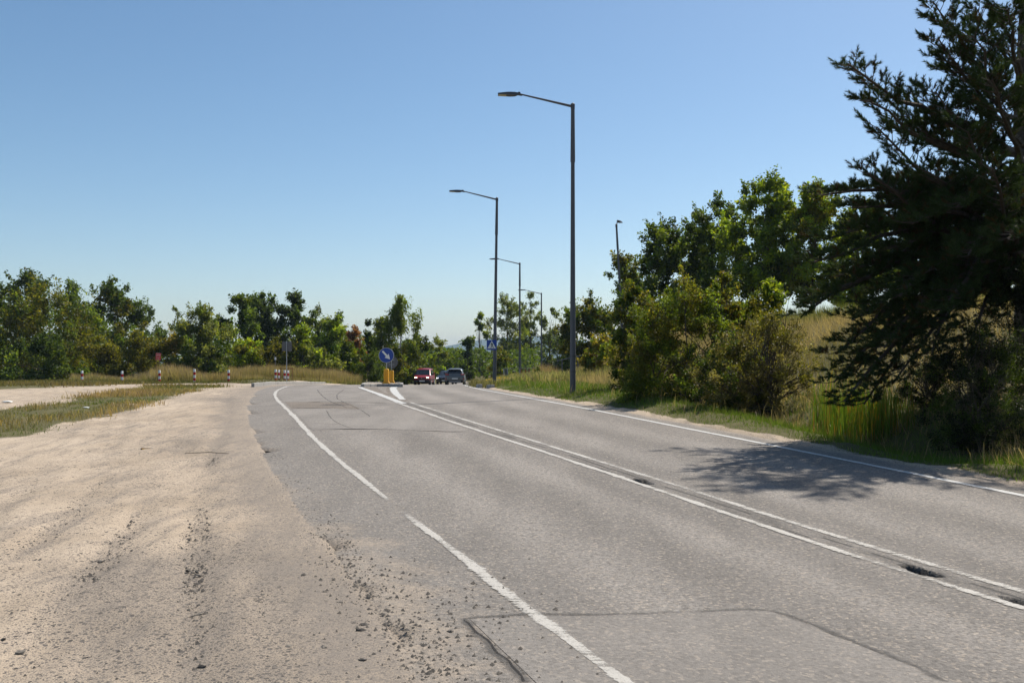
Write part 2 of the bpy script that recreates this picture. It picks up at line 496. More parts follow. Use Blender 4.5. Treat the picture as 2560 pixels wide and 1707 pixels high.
# ------------------------------------------------------------------ setting: ground sheet
def geo(a, b, s0, g):
    out = [a]; s = s0
    while out[-1] < b: out.append(out[-1] + s); s *= g
    return out
xs = [-v for v in geo(60, 5000, 4, 1.35)][::-1] + list(np.arange(-58, -14, 1.0)) + list(np.arange(-14, -8, .14)) + list(np.arange(-8, 2.4, .07)) + \
     list(np.arange(2.4, 18, .22)) + list(np.arange(18, 60, 1.2)) + geo(60, 5000, 4, 1.35)
ys = [-60, -30, -15, -8, -4, -2, -1, 0, 1, 1.6, 2.2, 2.7, 3.1] + list(np.arange(3.3, 12, .07)) + list(np.arange(12, 24, .12)) + list(np.arange(24, 60, .35)) + \
     list(np.arange(60, 140, 1.2)) + geo(140, 7000, 3, 1.12)
xs = [v for v in xs if abs(v) < 4600]; ys = [v for v in ys if v < 5400]
xs = np.array(sorted(set(np.round(xs, 4)))); ys = np.array(sorted(set(np.round(ys, 4))))
GXX, GYY = np.meshgrid(xs, ys)
gx, gy = GXX.ravel(), GYY.ravel()

X_IN = table([(-60, -7.9), (10, -8.3), (17, -9.0), (19, -8.5), (21, -8.6), (28, -10.0), (38.5, -12.1), (43, -13.0), (420, -13.0)], .6)
X_OUT = table([(-60, -17), (10, -17), (17, -13.4), (23.5, -12.7), (28, -13.3), (38.5, -15.8), (46, -17.6), (420, -17.6)], .8)
def grass_amount(x, y):
    """0 bare sand .. 1 closed turf"""
    n = fbm(x * .55, y * .55, 11, 4) * .9
    strip = np.minimum((X_IN(y) + n - x) / .9, (x - X_OUT(y) + n) / .9)
    strip = np.clip(strip, 0, 1) * (y < 47) * (y > 12)
    yb = 42.5 + np.clip((x + 22) * 3.4, -1, 60)
    far = np.clip((y - yb + n * 5) / 3.0, 0, 1) * (x < AL(y) - .25)
    near = np.clip((-19 - x + 2 * n) / 2.0, 0, 1)
    rt = np.clip((x - (XR(y) + .74 + .18 * n)) / .25, 0, 1)
    back = np.clip((y - 118) / 10, 0, 1) * ((x < AL(y) - .3) | (x > XR(y) + .8))
    return np.maximum.reduce([strip, far, rt, back, near * (y > 12)])

gz = z_base(gx, gy)
dleft = AL(gy) - gx                      # > 0 on the sand side
onroad = sstep((gx - AL(gy) - .25) / .3) * sstep((XR(gy) + .50 - gx) / .2)
near_w = np.exp(-np.maximum(gy - 8, 0) / 25)
rl = gx * .947 + gy * .32; rv = -gx * .32 + gy * .947      # across / along the road
bump = fbm(gx * .9, gy * .9, 3, 4) * .055 + fbm(rl * 3.2, rv * .45, 5, 3) * .026 + fbm(gx * 7, gy * 7, 9, 2) * .012
bump = bump * sstep((dleft + .25) / 1.6) * (gx < XL(gy))
bump = bump + (gx > XR(gy) + .6) * fbm(gx * 1.3, gy * 1.3, 21, 3) * .05
rut = 0 * gx
for o_, a_, ph_ in ((.5, .05, 0.), (1.35, .045, 1.), (2.3, .05, 2.), (3.1, .05, 2.6), (4.2, .045, 4.), (5.4, .04, 5.), (6.3, .04, 5.6)):
    c_ = AL(gy) - o_ - .35 * np.sin(gy * .22 + ph_) - .05 * np.maximum(12 - gy, 0) * o_ * .5
    q_ = (gx - c_) / .13
    rut = rut + (-np.exp(-q_ * q_) + .55 * np.exp(-((np.abs(q_) - 1.9) / .8) ** 2)) * a_ * (.35 + .65 * sstep((vnoise(gy * .35, gy * 0 + o_, 77) + .45) / .6))
bump = bump + rut * (gy < 34) * (gx < AL(gy) - .15) * .5 * sstep((fbm(gx * .5, gy * .3, 87, 2) + .5) / .7)
gz = gz + bump + .012 * sstep((dleft + .6) / .6) * (gx < XL(gy)) - .22 * onroad
sh = np.clip(1 - np.abs(dleft - .5) / 1.8, 0, 1)
pit = np.exp(-(((gx + 1.55) / .75) ** 2 + ((gy - 6.2) / .8) ** 2)) + .8 * np.exp(-(((gx + 2.8) / 1.3) ** 2 + ((gy - 7.3) / .9) ** 2))
gravel = np.clip(-rut * 6, 0, .35) + np.clip(.22 + .38 * sh + .55 * pit + .62 * fbm(rl * .9, rv * .3, 31, 4) + .30 * np.exp(-((gy - 5) / 4) ** 2) - .15 * sstep((gy - 12) / 10), 0, 1)  # rut term darkens the groove bottoms, on top of the spread gravel
ga = grass_amount(gx, gy)
nx, ny = len(xs), len(ys)
idx = np.arange(nx * ny).reshape(ny, nx)
F = np.stack([idx[:-1, :-1].ravel(), idx[:-1, 1:].ravel(), idx[1:, 1:].ravel(), idx[1:, :-1].ravel()], 1)
ground = link_mesh("ground", np_mesh("ground", np.stack([gx, gy, gz], 1), F, {"grass": ga, "gravel": gravel, "apron": np.clip(.95 - dleft / (.55 + .05 * gy), 0, 1) * (gx < XL(gy)) * (gy < 50)}, smooth=True), M['ground'])
tag(ground, kind="structure")

def ground_z(x, y):
    return z_base(x, y)

# ------------------------------------------------------------------ setting: road with lines, patches, seams
POTS = [(2298, 1427, .20, .075, .08), (2338, 1438, .09, .06, .05), (2545, 1506, .13, .075, .05), (1606, 1204, .24, .065, .06), (1330, 1070, .30, .16, .02)]
POTS = [(*ground_pt(p[0], p[1]), *p[2:]) for p in POTS]
def road_z(x, y):
    x = np.asarray(x, dtype=float); y = np.asarray(y, dtype=float)
    z = EYE - H_ROAD(y) + .006
    for px_, py_, la, lc, dp in POTS:
        a = (x - px_) * -.32 + (y - py_) * .947; c = (x - px_) * .947 + (y - py_) * .32
        c = c + .02 * vnoise(a * 14, c * 0 + px_, 4)
        r = np.sqrt((a / la) ** 2 + (c / lc) ** 2) + .18 * vnoise(x * 22, y * 22, 2)
        z = z - dp * sstep((1.06 - r) / .16)
    # shallow wheel tracks
    for k in (-2.5, -.85, .85, 2.5):
        z = z - .006 * np.exp(-((x - XC(y) - k) / .3) ** 2)
    return z

ry = np.array(list(np.arange(-30, 3, 1.0)) + list(np.arange(3, 13, .03)) + list(np.arange(13, 26, .12)) + list(np.arange(26, 66, .4)) + list(np.arange(66, 330, 1.5)))
def seg(a, b, n): return [(a, b, k / n) for k in range(n)]
colsp = [('AL', 'XL', k / 22) for k in range(22)] + [('XL', 'XM', k / 26) for k in range(26)] + [('XM', 'XN', k / 46) for k in range(46)] + \
        [('XN', 'XR', k / 26) for k in range(26)] + [('XR', 'XE', k / 6) for k in range(7)]
jag = .50 * fbm(ry * .5, ry * 0, 41, 5) + .16 * vnoise(ry * 2.6, ry * 0, 42) + .05 * vnoise(ry * 7, ry * 0, 43)
lim = {'AL': AL(ry) + jag * np.clip((60 - ry) / 20, 0, 1), 'XL': XL(ry), 'XM': XC(ry) - .38, 'XN': XC(ry) + .38, 'XR': XR(ry), 'XE': XR(ry) + .5 + .06 * fbm(ry * 2, ry * 0, 44, 3)}
RX = np.stack([lim[a] * (1 - t) + lim[b] * t for a, b, t in colsp], 1)
RY = np.repeat(ry[:, None], RX.shape[1], 1)
rx, ryy = RX.ravel(), RY.ravel()
rz = road_z(rx, ryy)
el0 = rx - np.repeat(lim['AL'][:, None], RX.shape[1], 1).ravel()
rz = rz - .05 * np.clip(1 - el0 / .22, 0, 1) ** 2
u = rx - XC(ryy)
lane_l = (XL(ryy) + XC(ryy)) * .5; lane_r = (XC(ryy) + XR(ryy)) * .5
tr = sum(np.exp(-((rx - c) / .38) ** 2) for c in (lane_l - .8, lane_l + .8, lane_r - .8, lane_r + .8))
oil = sum(np.exp(-((rx - c) / .30) ** 2) for c in (lane_l, lane_r)) * .6 + .8 * np.exp(-((u - .55) / .22) ** 2) + .7 * np.exp(-((u + .62) / .25) ** 2)
el = rx - np.repeat(lim['AL'][:, None], RX.shape[1], 1).ravel()
er = np.repeat(lim['XE'][:, None], RX.shape[1], 1).ravel() - rx
dust = np.maximum(np.clip(1.0 - el / (.55 + 1.4 * np.clip((14 - ryy) / 7, 0, 1)), 0, 1.02) * (.8 + .2 * np.clip((16 - ryy) / 10, 0, 1)), np.clip(1 - er / .45, 0, 1) * .9)
dust = np.maximum(dust, .30 * np.exp(-(u / .16) ** 2))
# loosened joint between the two centre lines
wv = .035 * fbm(ryy * 1.3, ryy * 0, 51, 4)
ck = np.exp(-((u - .03 + wv) / .022) ** 2) * (vnoise(ryy * 2.2, ryy * 0, 52) > -.25) * (ryy < 27)
ck = np.maximum(ck, np.exp(-((u + .10 - wv * 1.4) / .018) ** 2) * (vnoise(ryy * 1.1, ryy * 0 + 3, 53) > .15) * (ryy < 16))
for px_, py_, la, lc, dp in POTS[:4]:
    a = (rx - px_) * -.32 + (ryy - py_) * .947; c = (rx - px_) * .947 + (ryy - py_) * .32
    ck = np.maximum(ck, sstep((1.08 - np.sqrt((a / la) ** 2 + ((c + .02 * vnoise(a * 14, c * 0 + px_, 4)) / lc) ** 2)) / .16))
ck = np.maximum(ck, .55 * np.exp(-((u + .01) / .13) ** 4) * np.clip(.5 + .9 * fbm(u * 9, ryy * 2.5, 55, 4), 0, 1) * (ryy < 27))
ck = np.clip(ck, 0, 1) * .88
n1, n2 = RX.shape
idx = np.arange(n1 * n2).reshape(n1, n2)
F = np.stack([idx[:-1, :-1].ravel(), idx[:-1, 1:].ravel(), idx[1:, 1:].ravel(), idx[1:, :-1].ravel()], 1)
road = link_mesh("road", np_mesh("road", np.stack([rx, ryy, rz], 1), F, {"oil": np.clip(oil, 0, 1), "track": np.clip(tr, 0, 1), "dust": dust, "crack": ck}, smooth=True), M['asphalt'])
tag(road, kind="structure")

def line_strip(name, xf, y0, y1, w, mat, lift=.006, seed=0, step=.06, jit=.016, wear=None):
    yy = np.arange(y0, y1, step); n = len(yy)
    wig = .02 * fbm(yy * .6, yy * 0, seed, 3)
    offs = np.array([-.5, -.3, 0, .3, .5])
    ww = np.full(n, 1.0) * (w if not callable(w) else 1)
    if callable(w): ww = w(yy)
    X = xf(yy)[:, None] + wig[:, None] + offs[None, :] * ww[:, None]
    X[:, 0] += jit * (vnoise(yy * 15, yy * 0, seed + 1) + vnoise(yy * 2.3, yy * 0, seed + 3)); X[:, -1] += jit * (vnoise(yy * 15, yy * 0, seed + 2) + vnoise(yy * 2.3, yy * 0, seed + 4))
    Y = np.repeat(yy[:, None], 5, 1)
    Z = EYE - H_ROAD(Y) + .006 + lift
    edge = np.repeat(np.array([0, .8, 1, .8, 0])[None, :], n, 0)
    if wear is not None: edge = edge - wear(yy)[:, None]
    idx = np.arange(n * 5).reshape(n, 5)
    F = np.stack([idx[:-1, :-1].ravel(), idx[:-1, 1:].ravel(), idx[1:, 1:].ravel(), idx[1:, :-1].ravel()], 1)
    return link_mesh(name, np_mesh(name, np.stack([X.ravel(), Y.ravel(), Z.ravel()], 1), F, {"edge": edge.ravel()}), mat, road)
line_strip("edge_line", XL, 2.0, 88, lambda y: .112 + .010 * np.clip((y - 10) / 12, 0, 1) + .022 * vnoise(y * .8, y * 0, 8), M['paint'], seed=60, wear=lambda y: 1.0 * np.exp(-((y - 10.2) / .4) ** 2) + .25 * np.exp(-((y - 11.0) / 1.6) ** 2) + .2 * vnoise(y * 1.7, y * 0, 12) - .25 * (y > 15))
line_strip("edge_line", XR, 6.0, 130, .125, M['paint_good'], seed=64, jit=.006)
line_strip("centre_line", lambda y: XC(y) - .19, 3.0, 26.5, .12, M['paint'], seed=70, wear=lambda y: .38 * sstep((8.6 - y) / 1.2) + .18 * vnoise(y * 1.5, y * 0, 6) - .2 * (y > 14))
line_strip("centre_line", lambda y: XC(y) + .20, 3.0, 26.5, .13, M['paint_thin'], seed=74, wear=lambda y: .15 * vnoise(y * 1.1, y * 0, 9) - .15 * (y > 14))
XCL = table([(0, 5.5), (24, -2.45), (26.2, -3.05), (43, -6.8), (48, -7.5), (60, -8.6), (66, -8.4), (87, -7.0), (120, -2.5)], 1.0)
XCR = table([(0, 6.0), (24, -2.1), (26.7, -2.85), (34, -4.0), (41, -4.98), (50, -5.9), (60, -6.8), (66, -7.2), (87, -6.8), (120, -2.3)], 1.0)
line_strip("island_line", XCL, 25.8, 44.8, .24, M['paint_good'], seed=80)
line_strip("island_line", lambda y: XCR(y) - .12, 28.3, 45.0, lambda y: .20 + .12 * np.clip((y - 29) / 8, 0, 1), M['paint_good'], seed=84)
line_strip("centre_line", XC, 66, 130, .14, M['paint_good'], seed=88)
# cross bars of the hatched area in front of the island
yb = 29.5
while yb < 44:
    a, b = float(XCL(yb)) + .25, float(XCR(yb)) - .45
    b0 = a + (b - a) * .52
    xsb = np.linspace(b0, b, 6); bw = .16 + .04 * random.random()
    V = [(x, yb, EYE - float(H_ROAD(yb)) + .011) for x in xsb] + [(x, yb + bw * 2.2, EYE - float(H_ROAD(yb + bw * 2.2)) + .011) for x in xsb]
    F = [(i, i + 1, 7 + i, 6 + i) for i in range(5)]
    link_mesh("hatch_bar", np_mesh("hatch_bar", V, F, {"edge": np.full(12, .7)}), M['paint'], road)
    yb += 1.15

def sheet(name, poly, mat, lift, sub=10):
    """flat sheet on the road from a world polygon with 4 corners (bilinear grid)"""
    (a, b, c, d) = [np.array(p) for p in poly]
    V = []; n = sub
    for i in range(n + 1):
        for j in range(n + 1):
            s, t = i / n, j / n
            p = (a * (1 - s) + b * s) * (1 - t) + (d * (1 - s) + c * s) * t
            V.append((p[0], p[1], EYE - float(H_ROAD(p[1])) + .006 + lift))
    F = [(i * (n + 1) + j, (i + 1) * (n + 1) + j, (i + 1) * (n + 1) + j + 1, i * (n + 1) + j + 1) for i in range(n) for j in range(n)]
    return link_mesh(name, np_mesh(name, V, F), mat, road)
fl = float
# the resurfaced piece of the left lane: smooth pale asphalt, one brown strip
def lane_sheet(name, y0, y1, o0, o1, mat, lift, n=30):
    yy = np.linspace(y0, y1, n); V = []
    for k, y in enumerate(yy):
        for t in np.linspace(0, 1, 9):
            xa = fl(XL(y)) + o0; xb = fl(XC(y) if y < 26 else XCL(y)) + o1
            x = xa * (1 - t) + xb * t
            yj = y + (.25 * math.sin(t * 5) if k in (0, n - 1) else 0)
            V.append((x, yj, EYE - fl(H_ROAD(yj)) + .006 + lift))
    F = [(i * 9 + j, (i * 9) + j + 1, (i + 1) * 9 + j + 1, (i + 1) * 9 + j) for i in range(n - 1) for j in range(8)]
    return link_mesh(name, np_mesh(name, V, F), mat, road)
lane_sheet("asphalt_patch", 17.9, 23.4, .12, -.36, M['patch'], .003)
lane_sheet("asphalt_patch", 26.6, 43.0, .14, -.22, M['patch'], .003)
def wedge():
    yy = np.linspace(27.5, 45.2, 30); V = []
    for y in yy:
        for t in (0, .5, 1): V.append((fl(XCL(y)) * (1 - t) + fl(XCR(y)) * t, y, EYE - fl(H_ROAD(y)) + .0095))
    return link_mesh("gravelly_wedge", np_mesh("gravelly_wedge", V, [(3 * i + j, 3 * i + j + 1, 3 * i + j + 4, 3 * i + j + 3) for i in range(29) for j in (0, 1)]), M['patch_brown'], road)
wedge()
lane_sheet("asphalt_patch", 23.5, 26.5, .14, -1.5, M['patch_brown'], .0035)
# the cut-out in the near lane, framed by dark tar
P1 = [ground_pt(*p) for p in ((1168, 1548), (1540, 1540), (1915, 1524))]
def pt(px, row): return ground_pt(px, row)
sheet("asphalt_patch", [pt(1175, 1550), pt(1915, 1526), (pt(2360, 1705)[0] + .35, 4.2), (pt(1310, 1705)[0] + .3, 4.2)], M['patch'], .003, 16)

def seam(name, pts, w, mat=None, lift=.0045):
    P = [np.array(ground_pt(*p)) for p in pts]
    for _ in range(2):          # round the corners
        Q = [P[0]]
        for i in range(len(P) - 1): Q += [P[i] * .75 + P[i + 1] * .25, P[i] * .25 + P[i + 1] * .75]
        P = Q + [P[-1]]
    out = []
    for i in range(len(P) - 1):
        n = max(2, int(np.linalg.norm(P[i + 1] - P[i]) / .12))
        for k in range(n): out.append(P[i] + (P[i + 1] - P[i]) * k / n)
    out.append(P[-1]); out = np.array(out)
    t = np.gradient(out, axis=0); t /= np.maximum(np.linalg.norm(t, axis=1), 1e-6)[:, None]
    nrm = np.stack([-t[:, 1], t[:, 0]], 1)
    k = np.arange(len(out))
    out = out + nrm * (.02 * fbm(k * .25, k * 0.0, int(abs(P[0][0]) * 100) % 97, 3))[:, None]
    ww = w * (.8 + .35 * vnoise(k * .5, k * 0.0, 7))
    a, b = out + nrm * ww[:, None] / 2, out - nrm * ww[:, None] / 2
    V = []
    for i in range(len(out)):
        for q in (a[i], out[i], b[i]): V.append((q[0], q[1], EYE - fl(H_ROAD(q[1])) + .006 + lift))
    F = [(3 * i + j, 3 * i + j + 1, 3 * i + j + 4, 3 * i + j + 3) for i in range(len(out) - 1) for j in (0, 1)]
    return link_mesh(name, np_mesh(name, V, F, {"edge": np.tile([0., 1., 0.], len(out))}), mat or M['tar'], road)
seam("tar_seam", [(1160, 1548), (1300, 1536), (1540, 1540), (1740, 1530), (1915, 1523), (1990, 1545), (2120, 1600), (2260, 1655), (2370, 1707)], .12, lift=.0045)
seam("tar_seam", [(1160, 1548), (1200, 1595), (1260, 1655), (1316, 1707)], .14, lift=.0045)
M['crackd'] = simple_mat("open_crack", (.035, .032, .03), .9, .1)
for pts, w in (([(1160, 1552), (1210, 1597), (1260, 1648), (1312, 1705)], .012),
               ([(793, 974), (800, 985), (822, 1004), (868, 1020)], .10), ([(860, 974), (838, 990), (850, 1003), (900, 1024), (925, 1042)], .09),
               ([(815, 1027), (830, 1050), (846, 1060), (880, 1072)], .06), ([(830, 1044), (925, 1043)], .035), ([(784, 1059), (846, 1061)], .09),
               
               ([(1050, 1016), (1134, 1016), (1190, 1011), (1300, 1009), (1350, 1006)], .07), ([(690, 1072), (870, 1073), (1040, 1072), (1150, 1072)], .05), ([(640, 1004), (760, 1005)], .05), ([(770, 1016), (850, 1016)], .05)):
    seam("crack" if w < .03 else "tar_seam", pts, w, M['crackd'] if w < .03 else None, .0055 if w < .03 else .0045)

# ------------------------------------------------------------------ far hill
hx = np.linspace(-2600, 2600, 150); hy = np.linspace(0, 1, 14)
HX, HY = np.meshgrid(hx, hy)
ridge = 122 * np.exp(-((HX + 40) / 520) ** 2) + 62 * np.exp(-((HX - 520) / 480) ** 2) + 20 * np.exp(-((HX + 1200) / 600) ** 2) + 18 * np.exp(-((HX - 1500) / 500) ** 2)
ridge = ridge + 5 * fbm(HX / 90, HY * 4, 61, 4) + 2.2 * vnoise(HX / 14, HY * 20, 63)
HZ = ridge * np.sin(np.clip(HY, 0, 1) * math.pi * .62) - 6
idx = np.arange(HX.size).reshape(HX.shape)
F = np.stack([idx[:-1, :-1].ravel(), idx[:-1, 1:].ravel(), idx[1:, 1:].ravel(), idx[1:, :-1].ravel()], 1)
m_, nt_, out_ = new_mat("far_forest"); N_ = NT(nt_)
p_ = N_.bsdf(N_.mix(N_.noise(.03, 5, .7, N_.pos()), (.018, .035, .012), (.05, .07, .025)), 1.0, .05)
nt_.links.new(p_.outputs[0], out_.inputs[0])
hill = link_mesh("hills", np_mesh("hills", np.stack([HX.ravel(), (4300 + HY * 900).ravel(), HZ.ravel()], 1), F, smooth=True), m_)
tag(hill, kind="structure")

# ------------------------------------------------------------------ vegetation builders
def unit(a): return a / np.maximum(np.linalg.norm(a, axis=1), 1e-9)[:, None]

def leaf_quads(C, size, cols, rng, up=.55, asp=.55, hang=None):
    n = len(C)
    nrm = unit(rng.normal(size=(n, 3)) + np.array([0, 0, up]) )
    t = rng.normal(size=(n, 3))
    if hang is not None: t = t * .5 + np.array([0, 0, -hang])
    t = unit(t - nrm * np.sum(t * nrm, 1)[:, None])
    b = np.cross(nrm, t)
    s = (np.asarray(size) * (.65 + .7 * rng.random(n)))[:, None]
    V = np.empty((n, 4, 3), dtype=np.float32)
    V[:, 0] = C - t * s * .5
    V[:, 1] = C + b * s * asp * .5 + nrm * s * .10 - t * s * .05
    V[:, 2] = C + t * s * .5
    V[:, 3] = C - b * s * asp * .5 + nrm * s * .10 - t * s * .05
    cc = np.repeat(cols[:, None, :], 4, 1)
    return V.reshape(-1, 3), cc.reshape(-1, 3), np.arange(4 * n).reshape(n, 4)

PAL = {
    'shade':  ((.016, .024, .011), (.028, .034, .018), .35),  # leaf colours: main, second, share of second; this row carries shade in its colour
    'dark':   ((0.046, 0.076, 0.014), (0.079, 0.112, 0.020), .35),
    'locust': ((0.052, 0.083, 0.020), (0.088, 0.120, 0.031), .4),
    'olive':  ((0.106, 0.115, 0.015), (0.185, 0.160, 0.020), .4),
    'mid':    ((0.088, 0.131, 0.020), (0.150, 0.184, 0.024), .4),
    'bright': ((0.150, 0.223, 0.022), (0.265, 0.304, 0.028), .45),
    'lime':   ((.150, .190, .022), (.225, .235, .028), .5), #((0.231, 0.263, 0.020), (0.354, 0.328, 0.024), .5),
    'yellow': ((.095, .098, .018), (.230, .195, .028), .26),
    'orange': ((.150, .140, .026), (.300, .205, .034), .35),
    'willow': ((0.124, 0.146, 0.044), (0.195, 0.208, 0.072), .45),
    'grey':   ((0.124, 0.118, 0.053), (0.204, 0.179, 0.088), .45),
    'brown':  ((0.150, 0.073, 0.035), (0.231, 0.112, 0.050), .45),
    'birch':  ((0.098, 0.136, 0.022), (0.168, 0.192, 0.031), .4),
    'fir':    ((0.032, 0.054, 0.015), (0.052, 0.080, 0.020), .4),
}
def pal_cols(pal, n, rng, clump=None):
    a, b, sh = PAL[pal]
    a = np.array(a); b = np.array(b)
    f = (rng.random(n) < sh).astype(float) * (.4 + .6 * rng.random(n))
    c = a[None] * (1 - f[:, None]) + b[None] * f[:, None]
    c = c * (.75 + .5 * rng.random(n))[:, None]
    if clump is not None: c = c * clump[:, None]
    return c

def envelope(style, t):
    t = np.clip(t, 0, 1)
    if style == 'cone': return (1 - t) ** .85 * .95 + .05
    if style == 'bush': return np.sqrt(np.clip(1 - (t * .98) ** 2.4, 0, 1)) * (.86 + .14 * np.sin(t * 3.1))
    if style == 'poplar': return np.sin(np.clip(t * .92 + .06, 0, 1) * math.pi) ** .6
    if style == 'open': return (np.sin(np.clip(t * .86 + .1, 0, 1) * math.pi)) ** .55
    t = .24 + .76 * t
    return np.sqrt(np.clip(1 - (2 * t * .98 - .96) ** 2, 0, 1))

def plant(name, label, cat, pxc, top, wpx, d, style='round', pal='mid', n=5000, leaf=.22, low=.16, ncl=46, seed=1, group=None, clr=.17,
          depth=.8, sink=0.0, asp=.55, trunk=True, twigs=0, pal2=None, share2=.0, lean=0.0, bark='bark', hang=None, x=None, base=None, limbs=.014):
    rng = np.random.default_rng(seed * 17 + 3)
    ncl = int(ncl * 1.6); n = int(n * 1.2)
    if x is None: x = px2x(pxc, d)
    zb = zg(x, d) if base is None else row2z(base, d)
    zb -= sink
    H = row2z(top, d) - zb
    W = wpx / FPX * d
    root = empty(name, (x, d, zb))
    tag(root, label, cat, group)
    zlo = H * low; ch = H - zlo
    # lobes of the crown, then clumps on the lobes
    nl = max(7, int(ncl / 9))
    lt = (np.arange(nl) + rng.random(nl)) / nl
    lph = np.arange(nl) * 2.4 + rng.random(nl) * 1.2 + rng.random() * 6
    lR = (.205 if style not in ('poplar', 'cone') else .15) * min(W * 1.1, ch) * (.65 + .7 * rng.random(nl))
    env = envelope(style, lt)
    lrr = np.clip(env * .5 * (.80 + .45 * rng.random(nl)) * W - lR * .75, 0, None) * np.where(rng.random(nl) < .2, .35, 1)
    lz = zlo + lt * ch
    lz = np.minimum(lz, zlo + ch * (1.0 - .16 * rng.random(nl)) - lR * .85); lz = np.maximum(lz, zlo + lR * .35)
    LC = np.stack([lrr * np.cos(lph) + lean * lt * H, lrr * np.sin(lph) * depth, lz], 1)
    kt = nl - 1; LC[kt] = (LC[kt, 0] * .3 + lean * H, 0, zlo + ch - lR[kt] * 1.05)
    wl_ = lR ** 2; li = rng.choice(nl, ncl, p=wl_ / wl_.sum())
    lo = unit(rng.normal(size=(ncl, 3)) + np.array([0, 0, .25])) * (.45 + .55 * rng.random(ncl) ** .6)[:, None]
    CX = LC[li] + lo * lR[li][:, None]
    nk = int(ncl * .24) if style in ('bush', 'round') else int(ncl * .08)
    ka = rng.random(nk) * 6.283; kz = rng.random(nk) * .30
    kr = np.sqrt(rng.random(nk)) * .46 * W * envelope(style, kz)
    CX[ncl - nk:] = np.stack([kr * np.cos(ka), kr * np.sin(ka) * depth, zlo + kz * ch], 1)
    tt = (CX[:, 2] - zlo) / ch
    cr = clr * .80 * min(W, ch * 1.2) * (.55 + .75 * rng.random(ncl))
    CX[:, 2] = np.clip(CX[:, 2], zlo + cr * .2, None)
    CX[0] = LC[kt] + np.array([0, 0, lR[kt] * .9])
    cl_col = (.70 + .6 * rng.random(ncl)) * (.78 + .44 * rng.random(nl))[li]
    wgt = cr ** 2; wgt /= wgt.sum()
    if d > 145: leaf *= 1.3
    if d > 40: n = int(n * 1.5); leaf *= 1.22
    else: leaf *= 1.22
    ci = rng.choice(ncl, n, p=wgt)
    # each clump is made of tufts on its surface
    nsub = 14
    so = unit(rng.normal(size=(ncl, nsub, 3))) * (.45 + .55 * rng.random((ncl, nsub)) ** .5)[:, :, None]
    so[:, :, 2] *= .78
    si = rng.integers(0, nsub, n)
    off = so[ci, si] + rng.normal(size=(n, 3)) * .24
    C = CX[ci] + off * cr[ci][:, None]
    sub_col = (.78 + .44 * rng.random((ncl, nsub)))[ci, si]
    # leading shoots that break the outline
    ns = int(n * .14); nsh = max(16, ncl)
    hi_ = rng.choice(ncl, nsh, p=(.15 + np.clip(tt, 0, 1)) / (.15 + np.clip(tt, 0, 1)).sum())
    sd = unit(lo[hi_] * 1.0 + rng.normal(size=(nsh, 3)) * .35 + np.array([0, 0, .55 if not hang else -.2]))
    sl = (.55 + .8 * rng.random(nsh)) * cr[hi_]
    q_ = rng.integers(0, nsh, ns); fq = rng.random(ns)
    C[:ns] = CX[hi_[q_]] + sd[q_] * (cr[hi_[q_]] * .6 + sl[q_] * fq)[:, None] + rng.normal(size=(ns, 3)) * leaf * .25
    ci[:ns] = hi_[q_]
    # every clump is ragged
    C += rng.normal(size=(n, 3)) * leaf * .35
    if hang:
        C[:, 2] -= rng.random(n) ** 1.3 * hang * ch * .16
    C[:, 2] = np.maximum(C[:, 2], .03)
    cols = pal_cols(pal, n, rng, cl_col[ci] * sub_col)
    if pal2:
        c2 = pal_cols(pal2, n, rng, cl_col[ci] * sub_col)
        pick = (rng.random(ncl) < share2)[ci] | (rng.random(n) < share2 * .3)
        cols[pick] = c2[pick]
    V, cc, F = leaf_quads(C, leaf, cols, rng, asp=asp, hang=1.0 if hang else None)
    me = np_mesh("crown", V, F, cols=cc)
    link_mesh("crown" if cat == 'tree' else "foliage", me, M['leaf'], root)
    # trunk with limbs reaching into the clumps
    mb = MB()
    tr_ = max(.02, H * limbs)
    nst = 1 if cat == 'tree' else 4
    order = rng.permutation(ncl)
    for s in range(nst):
        sx = 0 if nst == 1 else rng.normal() * W * .05; sy = 0 if nst == 1 else rng.normal() * W * .05
        topz = zlo + ch * (.80 if style in ('poplar', 'cone', 'open', 'round') else .62)
        pts = []; rad = []
        for k in range(6):
            f = k / 5
            pts.append((sx + lean * f * f * topz + rng.normal() * .012 * H * (k > 0) + sx * 3 * f * (nst > 1), sy * (1 + 2 * f), -.15 + f * (topz + .15)))
            rad.append(tr_ * (1 - .82 * f) / (1 if nst == 1 else 1.8))
        mb.tube(pts, rad, 6)
        lim_n = (14 if nst == 1 else 6) + twigs // nst
        for q in order[s * lim_n:(s + 1) * lim_n]:
            c = CX[q]; f = min(.95, max(.12, (c[2] * .62) / topz)) * (.7 + .3 * rng.random())
            i = min(4, int(f * 5)); g = f * 5 - i
            p0 = [pts[i][a] * (1 - g) + pts[i + 1][a] * g for a in range(3)]
            r0 = max(.010, tr_ * (1 - .82 * f) * .5)
            mid = [(p0[a] + c[a]) * .5 + rng.normal() * .03 * H for a in range(2)] + [(p0[2] * .45 + c[2] * .55)]
            mb.tube([p0, mid, list(c)], [r0, r0 * .65, max(.006, r0 * .25)], 5, cap=False)
            if twigs:
                for w in range(3):
                    e = c + rng.normal(size=3) * cr[q] * .8
                    mb.tube([mid, list((np.array(mid) + e) / 2 + rng.normal(size=3) * .05), list(e)], [r0 * .5, r0 * .35, .004], 4, cap=False)
    mb.build("trunk" if cat == 'tree' else "stems", M[bark], root, smooth=True)
    return root

